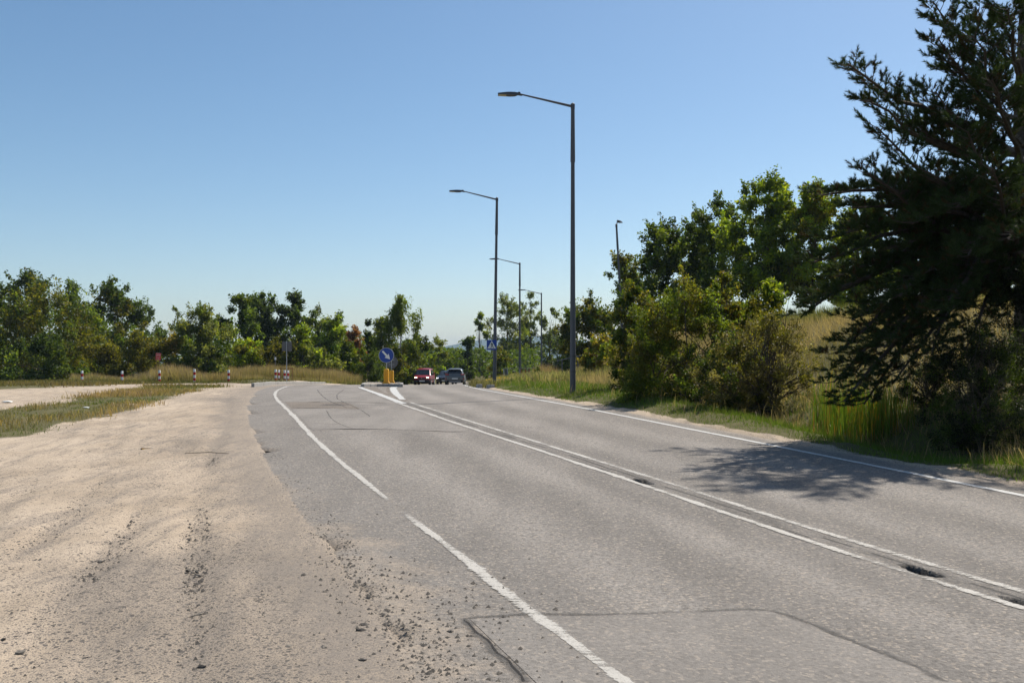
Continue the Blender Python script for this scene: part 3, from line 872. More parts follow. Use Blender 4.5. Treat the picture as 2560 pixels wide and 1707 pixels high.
# ------------------------------------------------------------------ trees and bushes behind the sandy lot (west side)
GL = "trees and bushes behind the sandy lot"
def L(name, label, cat, *a, **k):
    k.setdefault('group', GL); return plant(name, label, cat, *a, **k)
L("locust_tree", "dark tree cut by the picture edge beside the tall locust", "tree", -22, 690, 130, 106, pal='dark', seed=101, leaf=.26)
L("locust_tree", "tall dark locust tree with feathery top rising behind the olive bush", "tree", 72, 675, 165, 106, pal='locust', seed=102, n=5500, leaf=.26, clr=.15)
L("locust_tree", "dark locust with low knobbly top, between two taller trees", "tree", 180, 706, 140, 108, pal='locust', seed=103, leaf=.27)
L("hazel_bush", "huge olive green bush at the far side of the grass, sunlit on top", "bush", 95, 715, 270, 86, 'bush', 'olive', 12000, .19, .02, 90, 104, clr=.13, pal2='mid', share2=.3)
L("thorn_bush", "low black-green bush leaning over the grass below the olive bush", "bush", 105, 845, 230, 78, 'bush', 'dark', 7000, .17, .02, 50, 105, pal2='mid', share2=.15)
L("thorn_bush", "low dark bush at the picture edge on the grass", "bush", -25, 880, 120, 80, 'bush', 'dark', 2500, .2, .02, 30, 106)
L("maple_tree", "dark tree with a twin-peaked crown", "tree", 288, 694, 175, 101, 'round', 'dark', 9000, .23, .05, 74, 107, clr=.13, pal2='olive', share2=.25)
L("maple_tree", "small dark tree behind the right flank of the twin-peaked tree", "tree", 365, 768, 100, 109, 'bush', 'locust', 4000, .24, .05, 40, 108)
L("elder_bush", "mid green bush between the olive bush and the twin-peaked tree", "bush", 225, 778, 140, 93, 'bush', 'mid', 5000, .2, .02, 46, 109)
L("bramble_bush", "low olive and yellow bush behind the bollards furthest from the road", "bush", 252, 842, 150, 83, 'bush', 'olive', 5000, .16, .02, 42, 110, pal2='yellow', share2=.25)
L("bramble_bush", "low brownish yellow bush behind the red notice", "bush", 345, 838, 160, 81, 'bush', 'yellow', 5200, .15, .02, 44, 111, pal2='olive', share2=.45)
L("bramble_bush", "rusty yellow bush beside the grey-green willow", "bush", 437, 836, 150, 80, 'bush', 'yellow', 4600, .15, .02, 40, 112, pal2='orange', share2=.4)
L("willow_bush", "rounded grey-green willow bush on the edge of the grass", "bush", 492, 772, 175, 79, 'bush', 'willow', 11000, .15, .03, 80, 113, clr=.13, pal2='mid', share2=.3)
L("willow_bush", "dark low foot of greenery under the grey-green willow", "bush", 530, 868, 95, 75, 'bush', 'dark', 3200, .14, .0, 34, 114, pal2='willow', share2=.3)
L("maple_tree", "dark green tree directly right of the willow", "tree", 600, 741, 110, 97, 'round', 'dark', 6500, .22, .05, 60, 115, clr=.14, pal2='mid', share2=.3)
L("locust_tree", "feathery dark locust with gaps, left of a pair", "tree", 655, 733, 130, 106, 'open', 'locust', 6000, .25, .1, 52, 116, clr=.14)
L("locust_tree", "feathery dark locust with gaps, right of a pair", "tree", 733, 737, 130, 107, 'open', 'locust', 6500, .25, .08, 56, 117, clr=.14)
L("ash_tree", "dull green tree stepping down from the feathery locusts", "tree", 795, 772, 100, 106, 'bush', 'locust', 4500, .24, .05, 44, 118, pal2='willow', share2=.4)
L("ash_tree", "small dull green tree with thin top twigs", "tree", 842, 795, 85, 106, 'bush', 'willow', 3600, .22, .04, 38, 119, pal2='dark', share2=.4)
L("hazel_bush", "mid green bush under the dark tree by the willow", "bush", 575, 820, 110, 89, 'bush', 'mid', 4200, .19, .02, 40, 120, pal2='bright', share2=.4)
L("hazel_bush", "bright green bush left of the square sign back", "bush", 625, 850, 110, 87, 'bush', 'bright', 4200, .18, .02, 40, 121, pal2='olive', share2=.35)
L("dogwood_bush", "olive brown bush behind the square sign back", "bush", 692, 862, 120, 86, 'bush', 'olive', 4000, .16, .02, 38, 122, pal2='yellow', share2=.35)
L("poplar_sapling", "bright yellow-green sapling right of the square sign back", "bush", 752, 818, 75, 86, 'poplar', 'lime', 3800, .18, .02, 36, 123, pal2='bright', share2=.5)
L("poplar_sapling", "leafy green sapling with a dark core, amid the bright bushes", "bush", 832, 806, 105, 89, 'bush', 'bright', 5400, .18, .02, 46, 124, pal2='mid', share2=.5)
L("hazel_bush", "low bright bush with pale leaves over the red grass", "bush", 795, 872, 90, 84, 'bush', 'bright', 3400, .17, .02, 32, 125, pal2='willow', share2=.4)
L("hazel_bush", "mid green bush left of the dark broom", "bush", 875, 862, 90, 86, 'bush', 'mid', 3600, .18, .02, 36, 126, pal2='lime', share2=.3)
L("copper_bush", "reddish brown leaved tree among the green ones", "tree", 888, 822, 70, 95, 'bush', 'brown', 3200, .2, .05, 30, 127)
L("fir_tree", "small dark conical conifer beside the reddish brown tree", "tree", 921, 806, 48, 98, 'cone', 'fir', 2600, .2, .05, 34, 128, pal2='mid', share2=.2)
L("birch_tree", "tall slender birch with drooping sprays above the round arrow sign", "tree", 1006, 738, 128, 92, 'poplar', 'birch', 8000, .17, .10, 70, 129, clr=.115, hang=1.0, bark='birch', pal2='mid', share2=.3)
L("birch_tree", "small loose birch leaning on the tall birch", "tree", 958, 792, 64, 94, 'open', 'birch', 2600, .17, .08, 30, 130, hang=.7, bark='birch')
L("broom_bush", "dense dark round broom bush left of the round arrow sign", "bush", 928, 884, 75, 82, 'bush', 'dark', 4000, .13, .0, 40, 131, asp=.3, pal2='mid', share2=.25)
L("hazel_bush", "green bush behind the round arrow sign", "bush", 988, 868, 90, 90, 'bush', 'mid', 3800, .18, .02, 36, 132, pal2='olive', share2=.4)
L("hazel_bush", "dark gap-toothed bush right of the birch", "bush", 1045, 838, 80, 104, 'bush', 'mid', 3600, .19, .03, 34, 133, pal2='dark', share2=.5)
L("alder_bush", "loose yellowish bush standing in front of the blue hill", "bush", 1092, 846, 62, 122, 'bush', 'bright', 2600, .18, .03, 28, 134, pal2='lime', share2=.4)
L("hazel_bush", "low bush behind the red car", "bush", 1040, 884, 110, 105, 'bush', 'mid', 3800, .18, .02, 38, 135, pal2='lime', share2=.3)
L("hazel_bush", "green bush between the red car and the grey car", "bush", 1095, 886, 90, 127, 'bush', 'bright', 3400, .19, .02, 34, 136, pal2='dark', share2=.35)
L("hazel_bush", "green bush in front of the foot of the hill", "bush", 1135, 876, 90, 136, 'bush', 'mid', 3400, .21, .02, 36, 137, pal2='bright', share2=.4)
L("fir_tree", "small dark conifer in front of the hill", "tree", 1168, 848, 52, 128, 'cone', 'fir', 2600, .22, .05, 30, 138, pal2='dark', share2=.3)
L("willow_bush", "yellow-green bush above the grey car", "bush", 1172, 884, 100, 150, 'bush', 'lime', 4200, .18, .02, 40, 139, pal2='mid', share2=.45)
L("hazel_bush", "yellow-green bush behind the triangular sign back", "bush", 1212, 886, 90, 158, 'bush', 'lime', 3600, .24, .02, 36, 140, pal2='mid', share2=.5)
GA = "trees beyond the bend"
L("aspen_tree", "thin aspen left of the crossing sign pole", "tree", 1199, 784, 48, 152, 'poplar', 'birch', 1900, .2, .25, 26, 141, group=GA, clr=.16)
L("aspen_tree", "broad airy aspen behind the crossing sign pole", "tree", 1268, 742, 120, 166, 'open', 'birch', 5600, .2, .12, 62, 142, group=GA, clr=.12, pal2='willow', share2=.3)
L("aspen_tree", "airy aspen with open top between two far lamps", "tree", 1326, 736, 92, 171, 'open', 'birch', 3800, .2, .14, 48, 143, group=GA, clr=.12)
L("aspen_tree", "sparse leaning aspen at the right end of the airy group", "tree", 1372, 772, 62, 172, 'open', 'birch', 1700, .2, .2, 30, 144, group=GA, clr=.12, lean=.06)
L("alder_bush", "dark thicket at the foot of the airy aspens", "bush", 1290, 846, 150, 173, 'bush', 'dark', 5200, .22, .02, 50, 145, group=GA, pal2='mid', share2=.35)
L("alder_bush", "dull green thicket left of the tall near lamp", "bush", 1385, 832, 110, 182, 'bush', 'locust', 4600, .24, .02, 44, 146, group=GA, pal2='mid', share2=.3)
L("alder_bush", "small rounded bush right of the crossing sign pole", "bush", 1252, 872, 60, 96, 'bush', 'mid', 2200, .17, .02, 26, 147, group=GA, pal2='olive', share2=.4)
L("alder_bush", "dark bush low between the far lamps and the embankment", "bush", 1430, 850, 100, 112, 'bush', 'dark', 3600, .2, .02, 36, 148, group=GA, pal2='mid', share2=.3)
L("oak_bush", "little green bush in the grass by the railing", "bush", 1347, 924, 42, 61, 'bush', 'olive', 1500, .09, .0, 22, 149, group=GA, pal2='mid', share2=.5)

# the wood behind everything, a closed mass
rw = np.random.default_rng(303); nW = 16000
pxw = -150 + 1500 * rw.random(nW); dw = 128 + 30 * rw.random(nW)
topw = np.interp(pxw, [-150, 0, 330, 420, 560, 850, 900, 1020, 1080, 1200, 1350], [760, 770, 800, 852, 800, 815, 842, 858, 872, 880, 868]) + 14 * fbm(pxw / 40, dw * 0, 305, 3)
xw = (pxw - 1280) / FPX * dw; zt_ = EYE + (HOR - topw) / FPX * dw; zb_ = z_base(xw, dw)
zw = zb_ + (zt_ - zb_) * rw.random(nW) ** .7
Vw, cw, Fw = leaf_quads(np.stack([xw, dw, zw], 1), .62, pal_cols('dark', nW, rw), rw)
tag(link_mesh("far_woodland", np_mesh("far_woodland", Vw, Fw, cols=cw), M['leaf']), "dark mass of woodland closing the view behind the nearer trees", kind="stuff")

# ------------------------------------------------------------------ trees and shrubs of the embankment (right side)
GR = "trees and shrubs on the embankment"
def R(name, label, cat, *a, **k):
    k.setdefault('group', GR); return plant(name, label, cat, *a, **k)
R("maple_bush", "dark bush with olive top right behind the tall near lamp", "bush", 1478, 748, 170, 78, 'bush', 'dark', 9000, .19, .02, 74, 201, clr=.13, pal2='olive', share2=.35)
R("maple_tree", "olive tree stepping up from the lamp to the dark maple", "tree", 1575, 640, 150, 70, 'bush', 'mid', 7600, .18, .02, 64, 202, clr=.14, pal2='olive', share2=.4)
R("maple_tree", "dark rounded maple on the crest", "tree", 1668, 562, 235, 64, 'bush', 'dark', 15000, .17, .02, 110, 203, clr=.12, pal2='mid', share2=.22)
R("ash_tree", "green ash with a narrow double top on the crest", "tree", 1800, 500, 220, 61, 'bush', 'mid', 13000, .17, .05, 100, 204, clr=.12, pal2='dark', share2=.35)
R("ash_tree", "tallest bright green ash of the crest, bare lower trunk showing", "tree", 1915, 456, 235, 57, 'round', 'bright', 17000, .16, .30, 110, 205, clr=.115, pal2='mid', share2=.40)
R("ash_tree", "bright green ash between the tallest ash and the pine", "tree", 2035, 466, 225, 56, 'round', 'bright', 14000, .16, .24, 100, 206, clr=.12, pal2='olive', share2=.35)
R("ash_tree", "green ash half hidden by the tips of the pine", "tree", 2150, 500, 190, 58, 'round', 'mid', 9000, .18, .25, 76, 207, clr=.13)
R("ash_tree", "green tree seen through the gaps of the pine", "tree", 2330, 480, 240, 62, 'round', 'mid', 9000, .2, .25, 76, 208, clr=.13)
R("ash_tree", "green tree behind the pine trunk", "tree", 2520, 470, 240, 60, 'round', 'dark', 8000, .2, .2, 70, 209, clr=.13)
R("rose_bush", "thin orange-tinged bush on the slope behind the near lamp", "bush", 1508, 838, 130, 50, 'open', 'orange', 4200, .10, .02, 44, 210, pal2='mid', share2=.4, twigs=8, clr=.14)
R("hawthorn_bush", "tall brownish dark shrub with a ragged top on the slope", "bush", 1592, 722, 175, 30, 'bush', 'yellow', 14000, .075, .02, 90, 211, clr=.12, pal2='dark', share2=.55, twigs=8)
R("rose_bush", "large yellowing wild rose bush spilling onto the verge", "bush", 1720, 705, 380, 25, 'bush', 'yellow', 44000, .052, .02, 150, 212, clr=.10, pal2='mid', share2=.5, twigs=16)
R("rose_bush", "olive green wild rose between the large rose bush and the grey twiggy shrub", "bush", 1840, 725, 210, 26.5, 'bush', 'yellow', 16000, .055, .02, 90, 223, clr=.11, pal2='mid', share2=.45, twigs=10)
R("rose_bush", "narrow orange-tipped shrub poking out of the wild rose", "bush", 1805, 684, 95, 25.5, 'poplar', 'orange', 5600, .055, .05, 60, 213, clr=.12, pal2='lime', share2=.3, twigs=10)
R("blackthorn_bush", "sparse grey twiggy shrub between the rose and the slope grass", "bush", 1930, 785, 230, 21.5, 'open', 'grey', 16000, .036, .04, 130, 214, clr=.10, pal2='olive', share2=.25, twigs=60, limbs=.016)
R("blackthorn_bush", "dark leafy foot of the grey twiggy shrub", "bush", 1835, 850, 230, 21.8, 'bush', 'dark', 14000, .042, .0, 80, 215, clr=.12, pal2='grey', share2=.4, twigs=12)
R("maple_tree", "dark green maple filling the gap between the rounded maple and the ash", "tree", 1738, 540, 150, 66, 'bush', 'mid', 9000, .17, .03, 80, 222, clr=.12, pal2='dark', share2=.4)
R("sumac_sapling", "bright green large-leaved sapling above the grey shrub", "bush", 1925, 700, 110, 27, 'poplar', 'mid', 3000, .12, .25, 54, 216, clr=.13, pal2='lime', share2=.35, asp=.38, hang=.5)
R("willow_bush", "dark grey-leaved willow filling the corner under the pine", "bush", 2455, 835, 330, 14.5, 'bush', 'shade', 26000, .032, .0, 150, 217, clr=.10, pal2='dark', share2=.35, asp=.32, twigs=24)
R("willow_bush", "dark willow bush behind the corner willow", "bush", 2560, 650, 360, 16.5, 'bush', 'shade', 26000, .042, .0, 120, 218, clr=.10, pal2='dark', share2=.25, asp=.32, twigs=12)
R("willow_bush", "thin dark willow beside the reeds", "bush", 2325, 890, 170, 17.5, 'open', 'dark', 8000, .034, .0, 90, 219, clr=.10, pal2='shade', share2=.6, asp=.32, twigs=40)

R("willow_tree", "dark tree just outside the picture beside the verge", "tree", 0, 300, 560, 12.0, 'bush', 'shade', 9000, .06, .05, 60, 220, clr=.14, x=10.0)
R("willow_tree", "dark tree outside the picture behind the corner willow", "tree", 0, 330, 560, 16.2, 'bush', 'shade', 8000, .07, .05, 60, 221, clr=.14, x=10.6)

# ------------------------------------------------------------------ the big pine
def pine():
    rng = np.random.default_rng(77)
    d0 = 19.2; x0 = px2x(2566, d0); zb = zg(x0, d0) - .1
    root = empty("pine_tree", (x0, d0, zb))
    tag(root, "big dark pine reaching into the picture over the road", "tree")
    Ht = 12.8
    tp = [(0, 0, -.2), (.05, .03, 2), (-.04, .05, 4.5), (.03, 0, 7), (.1, -.04, 10.5), (.05, 0, Ht)]
    mb = MB(); mb.tube(tp, [.24, .21, .18, .14, .08, .02], 10); mb.build("trunk", M['bark'], root, smooth=True)
    def on_trunk(z):
        zz = [p[2] for p in tp]
        return np.array([np.interp(z, zz, [p[0] for p in tp]), np.interp(z, zz, [p[1] for p in tp]), z])
    tips = []
    for px, row, d in ((2332, 4, 16.8), (2345, 96, 16.4), (2378, 142, 16.6), (2120, 160, 16.0), (2165, 250, 16.4), (2192, 318, 15.8), (2340, 230, 16.2), (2300, 320, 17.2),
                       (2168, 432, 15.7), (2058, 488, 15.9), (2130, 520, 16.6), (2060, 600, 16.2), (2035, 655, 15.6), (2095, 690, 16.6), (2150, 560, 17.6), (2015, 782, 15.9),
                       (2060, 740, 16.8), (2130, 800, 15.4), (2090, 884, 15.6), (2085, 955, 15.8), (2140, 930, 16.3), (2112, 1002, 15.2), (2160, 1010, 15.9), (2210, 870, 15.2), (2230, 960, 15.5),
                       (2250, 740, 15.0), (2280, 560, 15.0), (2320, 430, 15.1), (2420, 330, 15.0), (2430, 90, 15.8), (2480, 200, 15.2), (2300, 660, 18.6), (2240, 450, 18.6), (2350, 780, 14.8), (2420, 640, 14.6),
                       (2390, 520, 14.8), (2400, 900, 15.6), (2480, 420, 14.6), (2520, 600, 14.4), (2440, 20, 17.4), (2520, 20, 16.0), (2380, 380, 19.0), (2330, 880, 15.3), (2260, 300, 17.8), (2230, 620, 16.0)):
        tips.append((px2x(px, d) - x0, d - d0, row2z(row, d) - zb))
    for k in range(16):      # the crown above the picture
        a = rng.uniform(3.5, 6.2); z = rng.uniform(9.0, 12.2); r = (13.6 - z) * .62 * rng.uniform(.7, 1.1)
        tips.append((r * math.cos(a), r * math.sin(a), z + rng.uniform(.1, .6)))
    for k in range(9):      # the far side of the top
        a = rng.uniform(0, 3.4); z = rng.uniform(7.5, 12.4); r = (13.8 - z) * .55 * rng.uniform(.7, 1.1)
        tips.append((r * math.cos(a), r * math.sin(a), z + rng.uniform(.1, .5)))
    for k in range(9):      # the sides the picture does not show
        a = rng.uniform(-.9, 2.2); z = rng.uniform(2.2, 10.6); r = (3.6 - .22 * z) * rng.uniform(.7, 1.1)
        tips.append((r * math.cos(a), r * math.sin(a), z + rng.uniform(-.3, .6)))
    NVIS = 45
    for tip_i, tip in enumerate(tips):
        tip = np.array(tip); rr = math.hypot(tip[0], tip[1])
        z0 = np.clip(tip[2] - rr * rng.uniform(.05, .35) + (1.0 if tip[2] < 2.2 else 0), 1.4, Ht - .6)
        p0 = on_trunk(z0); Lb = np.linalg.norm(tip - p0)
        sag = -.03 * Lb if tip[2] > 2.5 else .10 * Lb
        pts = []
        for k in range(9):
            f = k / 8
            p = p0 * (1 - f) + tip * f; p = p + np.array([0, 0, sag * math.sin(f * math.pi)]) + rng.normal(size=3) * .045 * (0 < k < 8)
            pts.append(p)
        r0 = .018 + .012 * Lb
        mb = MB(); mb.tube([list(p) for p in pts], [max(.007, r0 * (1 - .85 * k / 8)) for k in range(9)], 6)
        shoots = []          # (pos, dir, length)
        vis = tip_i < NVIS
        nt = int((9 + 5.8 * Lb) * (1.0 if vis else .55))
        for q in range(nt):
            f = .26 + .74 * ((q + rng.random()) / nt) ** .8
            i = min(7, int(f * 8)); g = f * 8 - i
            p = pts[i] * (1 - g) + pts[i + 1] * g
            ax = unit((pts[i + 1] - pts[i])[None])[0]
            side = np.cross(ax, (0, 0, 1)); side = side / max(1e-6, np.linalg.norm(side))
            sg = 1 if q % 2 else -1
            tl = (.24 + .50 * (1 - f)) * min(1.25, Lb / 2.4) * rng.uniform(.55, 1.2)
            dr = unit((ax * .8 + side * sg * rng.uniform(.35, 1.0) + np.array([0, 0, rng.uniform(-.12, .28)]))[None])[0]
            e = p + dr * tl + np.array([0, 0, .14 * tl])
            mb.tube([list(p), list((p + e) / 2 - np.array([0, 0, .02])), list(e)], [.009, .006, .004], 4, cap=False)
            # bare inner half, bushy upturned tufts on the outer half
            ns = max(3, int(tl / .075))
            for k in range(ns):
                h = .42 + .58 * (k + rng.random()) / ns
                b = p + (e - p) * h
                sd = unit((dr * .55 + rng.normal(size=3) * np.array([.6, .6, .25]) + np.array([0, 0, .55]))[None])[0]
                shoots.append((b, sd, rng.uniform(.09, .16)))
            shoots.append((e, unit((dr + np.array([0, 0, .45]))[None])[0], .17))
            shoots.append((e - dr * .05, unit((dr + side * .6 + np.array([0, 0, .1]))[None])[0], .13))
        br = mb.build("branch", M['bark'], root, smooth=True)
        S = np.array([s[0] for s in shoots]); D = np.array([s[1] for s in shoots]); Ls = np.array([s[2] for s in shoots])
        nn = 44; n = len(S) * nn
        si = np.repeat(np.arange(len(S)), nn); f = np.tile(np.linspace(.05, 1, nn), len(S))
        base = S[si] + D[si] * (Ls[si] * f)[:, None]
        rd = rng.normal(size=(n, 3)); rd = unit(rd - D[si] * np.sum(rd * D[si], 1)[:, None])
        nd = unit(D[si] * (.75 + .5 * f)[:, None] + rd * .75)
        ln = rng.uniform(.055, .085, n)
        wv_ = np.cross(nd, rng.normal(size=(n, 3))); wv_ = unit(wv_) * .0052
        V = np.empty((n, 3, 3), dtype=np.float32)
        V[:, 0] = base - wv_; V[:, 1] = base + wv_; V[:, 2] = base + nd * ln[:, None]
        c = np.array((.042, .064, .022)) * (.7 + .7 * rng.random(n))[:, None]
        old = rng.random(len(S)) < .10
        c[old[si]] = np.array((.075, .052, .022)) * (.7 + .6 * rng.random(int(old[si].sum())))[:, None]
        link_mesh("needles", np_mesh("needles", V.reshape(-1, 3), np.arange(3 * n).reshape(n, 3), cols=np.repeat(c, 3, 0)), M['needle'], br)
    return root
PINE = pine()

# ------------------------------------------------------------------ grass and other ground cover
def blades(name, X, Y, h, w, cols, rng, lean=.35, bend_dir=None, z=None, seeds=None, simple=False):
    n = len(X)
    Z = (z_base(X, Y) if z is None else z) - .02
    h = h * (.5 + .9 * rng.random(n)); a = rng.random(n) * 2 * math.pi
    ld = np.stack([np.cos(a), np.sin(a)], 1)
    if bend_dir is not None: ld = ld * .7 + np.array(bend_dir)[None]
    lx = ld * (h * lean * (.3 + rng.random(n)))[:, None]
    wa = rng.random(n) * math.pi
    wx = np.stack([np.cos(wa), np.sin(wa)], 1) * (w * (.6 + .8 * rng.random(n)))[:, None] * .5
    B = np.stack([X, Y], 1)
    if simple:
        V = np.empty((n, 3, 3), dtype=np.float32)
        V[:, 0, :2] = B - wx; V[:, 1, :2] = B + wx; V[:, 2, :2] = B + lx
        V[:, 0, 2] = Z; V[:, 1, 2] = Z; V[:, 2, 2] = Z + np.sqrt(np.maximum(h ** 2 - (lx ** 2).sum(1) * .8, (.35 * h) ** 2))
        cc = np.repeat(cols[:, None, :], 3, 1); cc[:, :2] *= .85
        if seeds is not None: cc[:, 2] = seeds
        return V.reshape(-1, 3), np.arange(3 * n).reshape(n, 3), cc.reshape(-1, 3)
    V = np.empty((n, 5, 3), dtype=np.float32)
    V[:, 0, :2] = B - wx; V[:, 1, :2] = B + wx
    V[:, 2, :2] = B + wx * .75 + lx * .35; V[:, 3, :2] = B - wx * .75 + lx * .35
    V[:, 4, :2] = B + lx
    V[:, 0, 2] = Z; V[:, 1, 2] = Z
    V[:, 2, 2] = Z + h * .6; V[:, 3, 2] = Z + h * .6
    V[:, 4, 2] = Z + np.sqrt(np.maximum(h ** 2 - (lx ** 2).sum(1) * .8, (.35 * h) ** 2))
    i = np.arange(n) * 5
    F = np.concatenate([np.stack([i, i + 1, i + 2], 1), np.stack([i, i + 2, i + 3], 1), np.stack([i + 3, i + 2, i + 4], 1)], 0)
    cc = np.repeat(cols[:, None, :], 5, 1)
    cc[:, :2] *= .85
    if seeds is not None: cc[:, 4] = seeds; cc[:, 2:4] = cc[:, 2:4] * .6 + seeds[:, None, :] * .4
    return V.reshape(-1, 3), F, cc.reshape(-1, 3)

def scatter(x0, x1, y0, y1, n, rng, ypow=1.0):
    y = y0 + (y1 - y0) * rng.random(n) ** ypow
    return x0 + (x1 - x0) * rng.random(n), y

def gcols(n, a, b, rng, f=None):
    f = rng.random(n) if f is None else np.clip(f + .35 * (rng.random(n) - .5), 0, 1)
    c = np.array(a)[None] * (1 - f[:, None]) + np.array(b)[None] * f[:, None]
    return c * (.7 + .6 * rng.random(n))[:, None]
GREEN = (.07, .11, .018); LIMEG = (.115, .170, .022); STRAW = (.42, .33, .19); RUST = (.27, .165, .095); DULL = (.13, .13, .045)

def stuff(name, parts, label=None):
    V = []; F = []; Cc = []; b = 0
    for v, f, c in parts:
        V.append(v); F.append(f + b); Cc.append(c); b += len(v)
    o = link_mesh(name, np_mesh(name, np.concatenate(V), np.concatenate(F), cols=np.concatenate(Cc)), M['blade'])
    tag(o, label, None, None, 'stuff'); return o
rg = np.random.default_rng(5)

# verge right of the road: short green turf
y = 5 + 50 * rg.random(120000) ** 1.25; t = rg.random(len(y))
x = XR(y) + .55 + t * (VW(y) + .9)
k = grass_amount(x, y) > rg.random(len(x)) * .9
x, y = x[k], y[k]
dr = fbm(x * .5, y * .5, 71, 3) * .8 + .30
far = np.clip((y - 8) / 40, 0, 1)
edge_h = np.clip((x - XR(y) - .6) / 1.1, .45, .85)
p1 = blades("g", x, y, (.10 + .09 * rg.random(len(x))) * edge_h, .008 + .014 * far, gcols(len(x), (.135, .205, .026), DULL, rg, dr * .75 - .05), rg, .45, simple=True)
m = rg.random(len(x)) < .05
p2 = blades("g", x[m], y[m], .21 * edge_h[m], .006 + .010 * far[m], gcols(int(m.sum()), STRAW, DULL, rg), rg, .5, simple=True)
stuff("verge_grass", [p1, p2], "short green grass of the verge along the right edge of the road")
# verge further on, past the crossing sign
y = 45 + 70 * rg.random(26000); x = XR(y) + .5 + rg.random(len(y)) * (VW(y) + 1)
p1 = blades("g", x, y, .22 + .30 * np.clip((x - XR(y) - 1.6) / 2, 0, 1), .035 + .015 * rg.random(len(x)), gcols(len(x), LIMEG, STRAW, rg, fbm(x * .4, y * .4, 73, 3) + .40), rg, .4)
stuff("verge_grass", [p1], "rough green and straw grass around the crossing sign and past it")

# slope of the embankment: long dry grass leaning downhill
y = 9 + 70 * rg.random(105000) ** 1.1; s = rg.random(len(y)) * 1.35 - .06
x = XT(y) + s * CW(y)
nz = fbm(x * .45, y * .45, 75, 4)
f = np.clip(.80 + nz * 1.1 - .55 * np.clip((s - .8) / .3, 0, 1) - .3 * np.clip((.15 - s) / .2, 0, 1), 0, 1)
col = gcols(len(x), (.12, .125, .035), (.42, .305, .19), rg, f)
p1 = blades("g", x, y, (.26 + .26 * rg.random(len(x))) * np.clip(.55 + (y - 12) / 30, .55, 1.1), .010 + .016 * np.clip((y - 12) / 50, 0, 1), col, rg, .75, (-.5, -.25), simple=True)
y = 9 + 62 * rg.random(15000); s = .82 + rg.random(len(y)) * .45; x = XT(y) + s * CW(y)
p2 = blades("g", x, y, .45 + .2 * rg.random(len(x)), .02, gcols(len(x), LIMEG, (.17, .17, .04), rg), rg, .35, simple=True)
stuff("slope_grass", [p1, p2], "long dry grass covering the slope of the embankment")

y = 10 + 40 * rg.random(1000); x = XR(y) + 1.2 + rg.random(1000) * (VW(y) - .3)
stuff("dry_stalks", [blades("g", x, y, .25 + .2 * rg.random(1000), .007 + .006 * np.clip((y - 10) / 30, 0, 1), gcols(1000, STRAW, (.30, .20, .11), rg), rg, .8)], "scattered dry seed stalks standing in the short verge grass")
# cattails in the ditch
y = 16.6 + 4.4 * rg.random(2600); x = XT(y) - .25 + rg.normal(size=2600) * .38 + .3
sel = px2x(1, 1) is not None
pxl = 1280 + FPX * x / y
k = rg.random(len(x)) < sstep((pxl - 2000) / 150) * sstep((2360 - pxl) / 80); x, y = x[k], y[k]
yel = rg.random(len(x)) < .22
col = np.where(yel[:, None], gcols(len(x), (.30, .22, .025), (.32, .15, .03), rg), gcols(len(x), (.10, .17, .018), (.15, .22, .028), rg))
p1 = blades("g", x, y, (.72 + .16 * rg.random(len(x))), .013, col, rg, .2)
stuff("cattail_reeds", [p1], "upright green and yellow reeds in the ditch under the pine")

# tuft strip on the sandy lot
y = 12 + 34 * rg.random(90000) ** 1.3; x = -22 + 15 * rg.random(len(y))
g = grass_amount(x, y) * (x < -7.5) * (y < 46) * (x > X_OUT(y) - 1.2)
k = g > rg.random(len(x)) * .95; x, y = x[k], y[k]
nz = fbm(x * .45, y * .28, 81, 4)
f = np.clip(.42 + 1.3 * nz, 0, 1)
hh = .07 + .15 * np.clip(.4 + nz * 1.8, 0, 1)
p1 = blades("g", x, y, hh, .009 + .012 * np.clip((y - 14) / 30, 0, 1), gcols(len(x), (.10, .145, .022), (.38, .25, .13), rg, f), rg, .7)
stuff("lot_grass", [p1], "strip of green and rust coloured tufts on the sandy lot")
# thin turf between the sand track and the bushes
y = 42 + 48 * rg.random(70000) ** .9; x = -48 + 38 * rg.random(len(y))
g = grass_amount(x, y) * (x < AL(y) - .6)
k = g > rg.random(len(x)); x, y = x[k], y[k]
nz = fbm(x * .25, y * .2, 83, 4)
p1 = blades("g", x, y, .12 + .12 * np.clip(nz + .4, 0, 1), .05, gcols(len(x), (.075, .100, .020), (.24, .17, .075), rg, .55 + nz), rg, .5, simple=True)
stuff("turf", [p1], "mown greenish brown turf between the sand and the bushes")
# tall rusty grass beyond the bend and at the foot of the bushes
def tall(px0, px1, d0, d1, n, top0, top1, ca, cb, seed, w=.05, topfn=None, lean=.25):
    r = np.random.default_rng(seed)
    d = d0 + (d1 - d0) * r.random(n); px = px0 + (px1 - px0) * r.random(n)
    x = (px - 1280) / FPX * d
    k = (x < AL(d) - 1.0) | (x > XR(d) + 1.2); x, d, px = x[k], d[k], px[k]
    z = z_base(x, d)
    tr_ = (np.interp(px, [px0, px1], [top0, top1]) if topfn is None else topfn(px)) + 10 * fbm(px / 26, d * .25, seed, 4) + 4.5
    h = np.maximum(.25, EYE + (HOR - tr_) / FPX * d - z) * .80
    f = .5 + .6 * fbm(x * .3, d * .3, seed + 1, 3)
    c = gcols(len(x), ca, cb, r, f)
    sd = gcols(len(x), (.42, .27, .19), (.38, .28, .16), r)
    return blades("g", x, d, h, w, c, r, lean, seeds=sd, simple=True)
tp = lambda px: np.interp(px, [560, 640, 700, 800, 900, 945, 1000], [912, 905, 908, 913, 926, 936, 946])
a1 = tall(575, 960, 73, 81, 20000, 0, 0, (.24, .23, .075), (.20, .25, .05), 91, .045, tp)
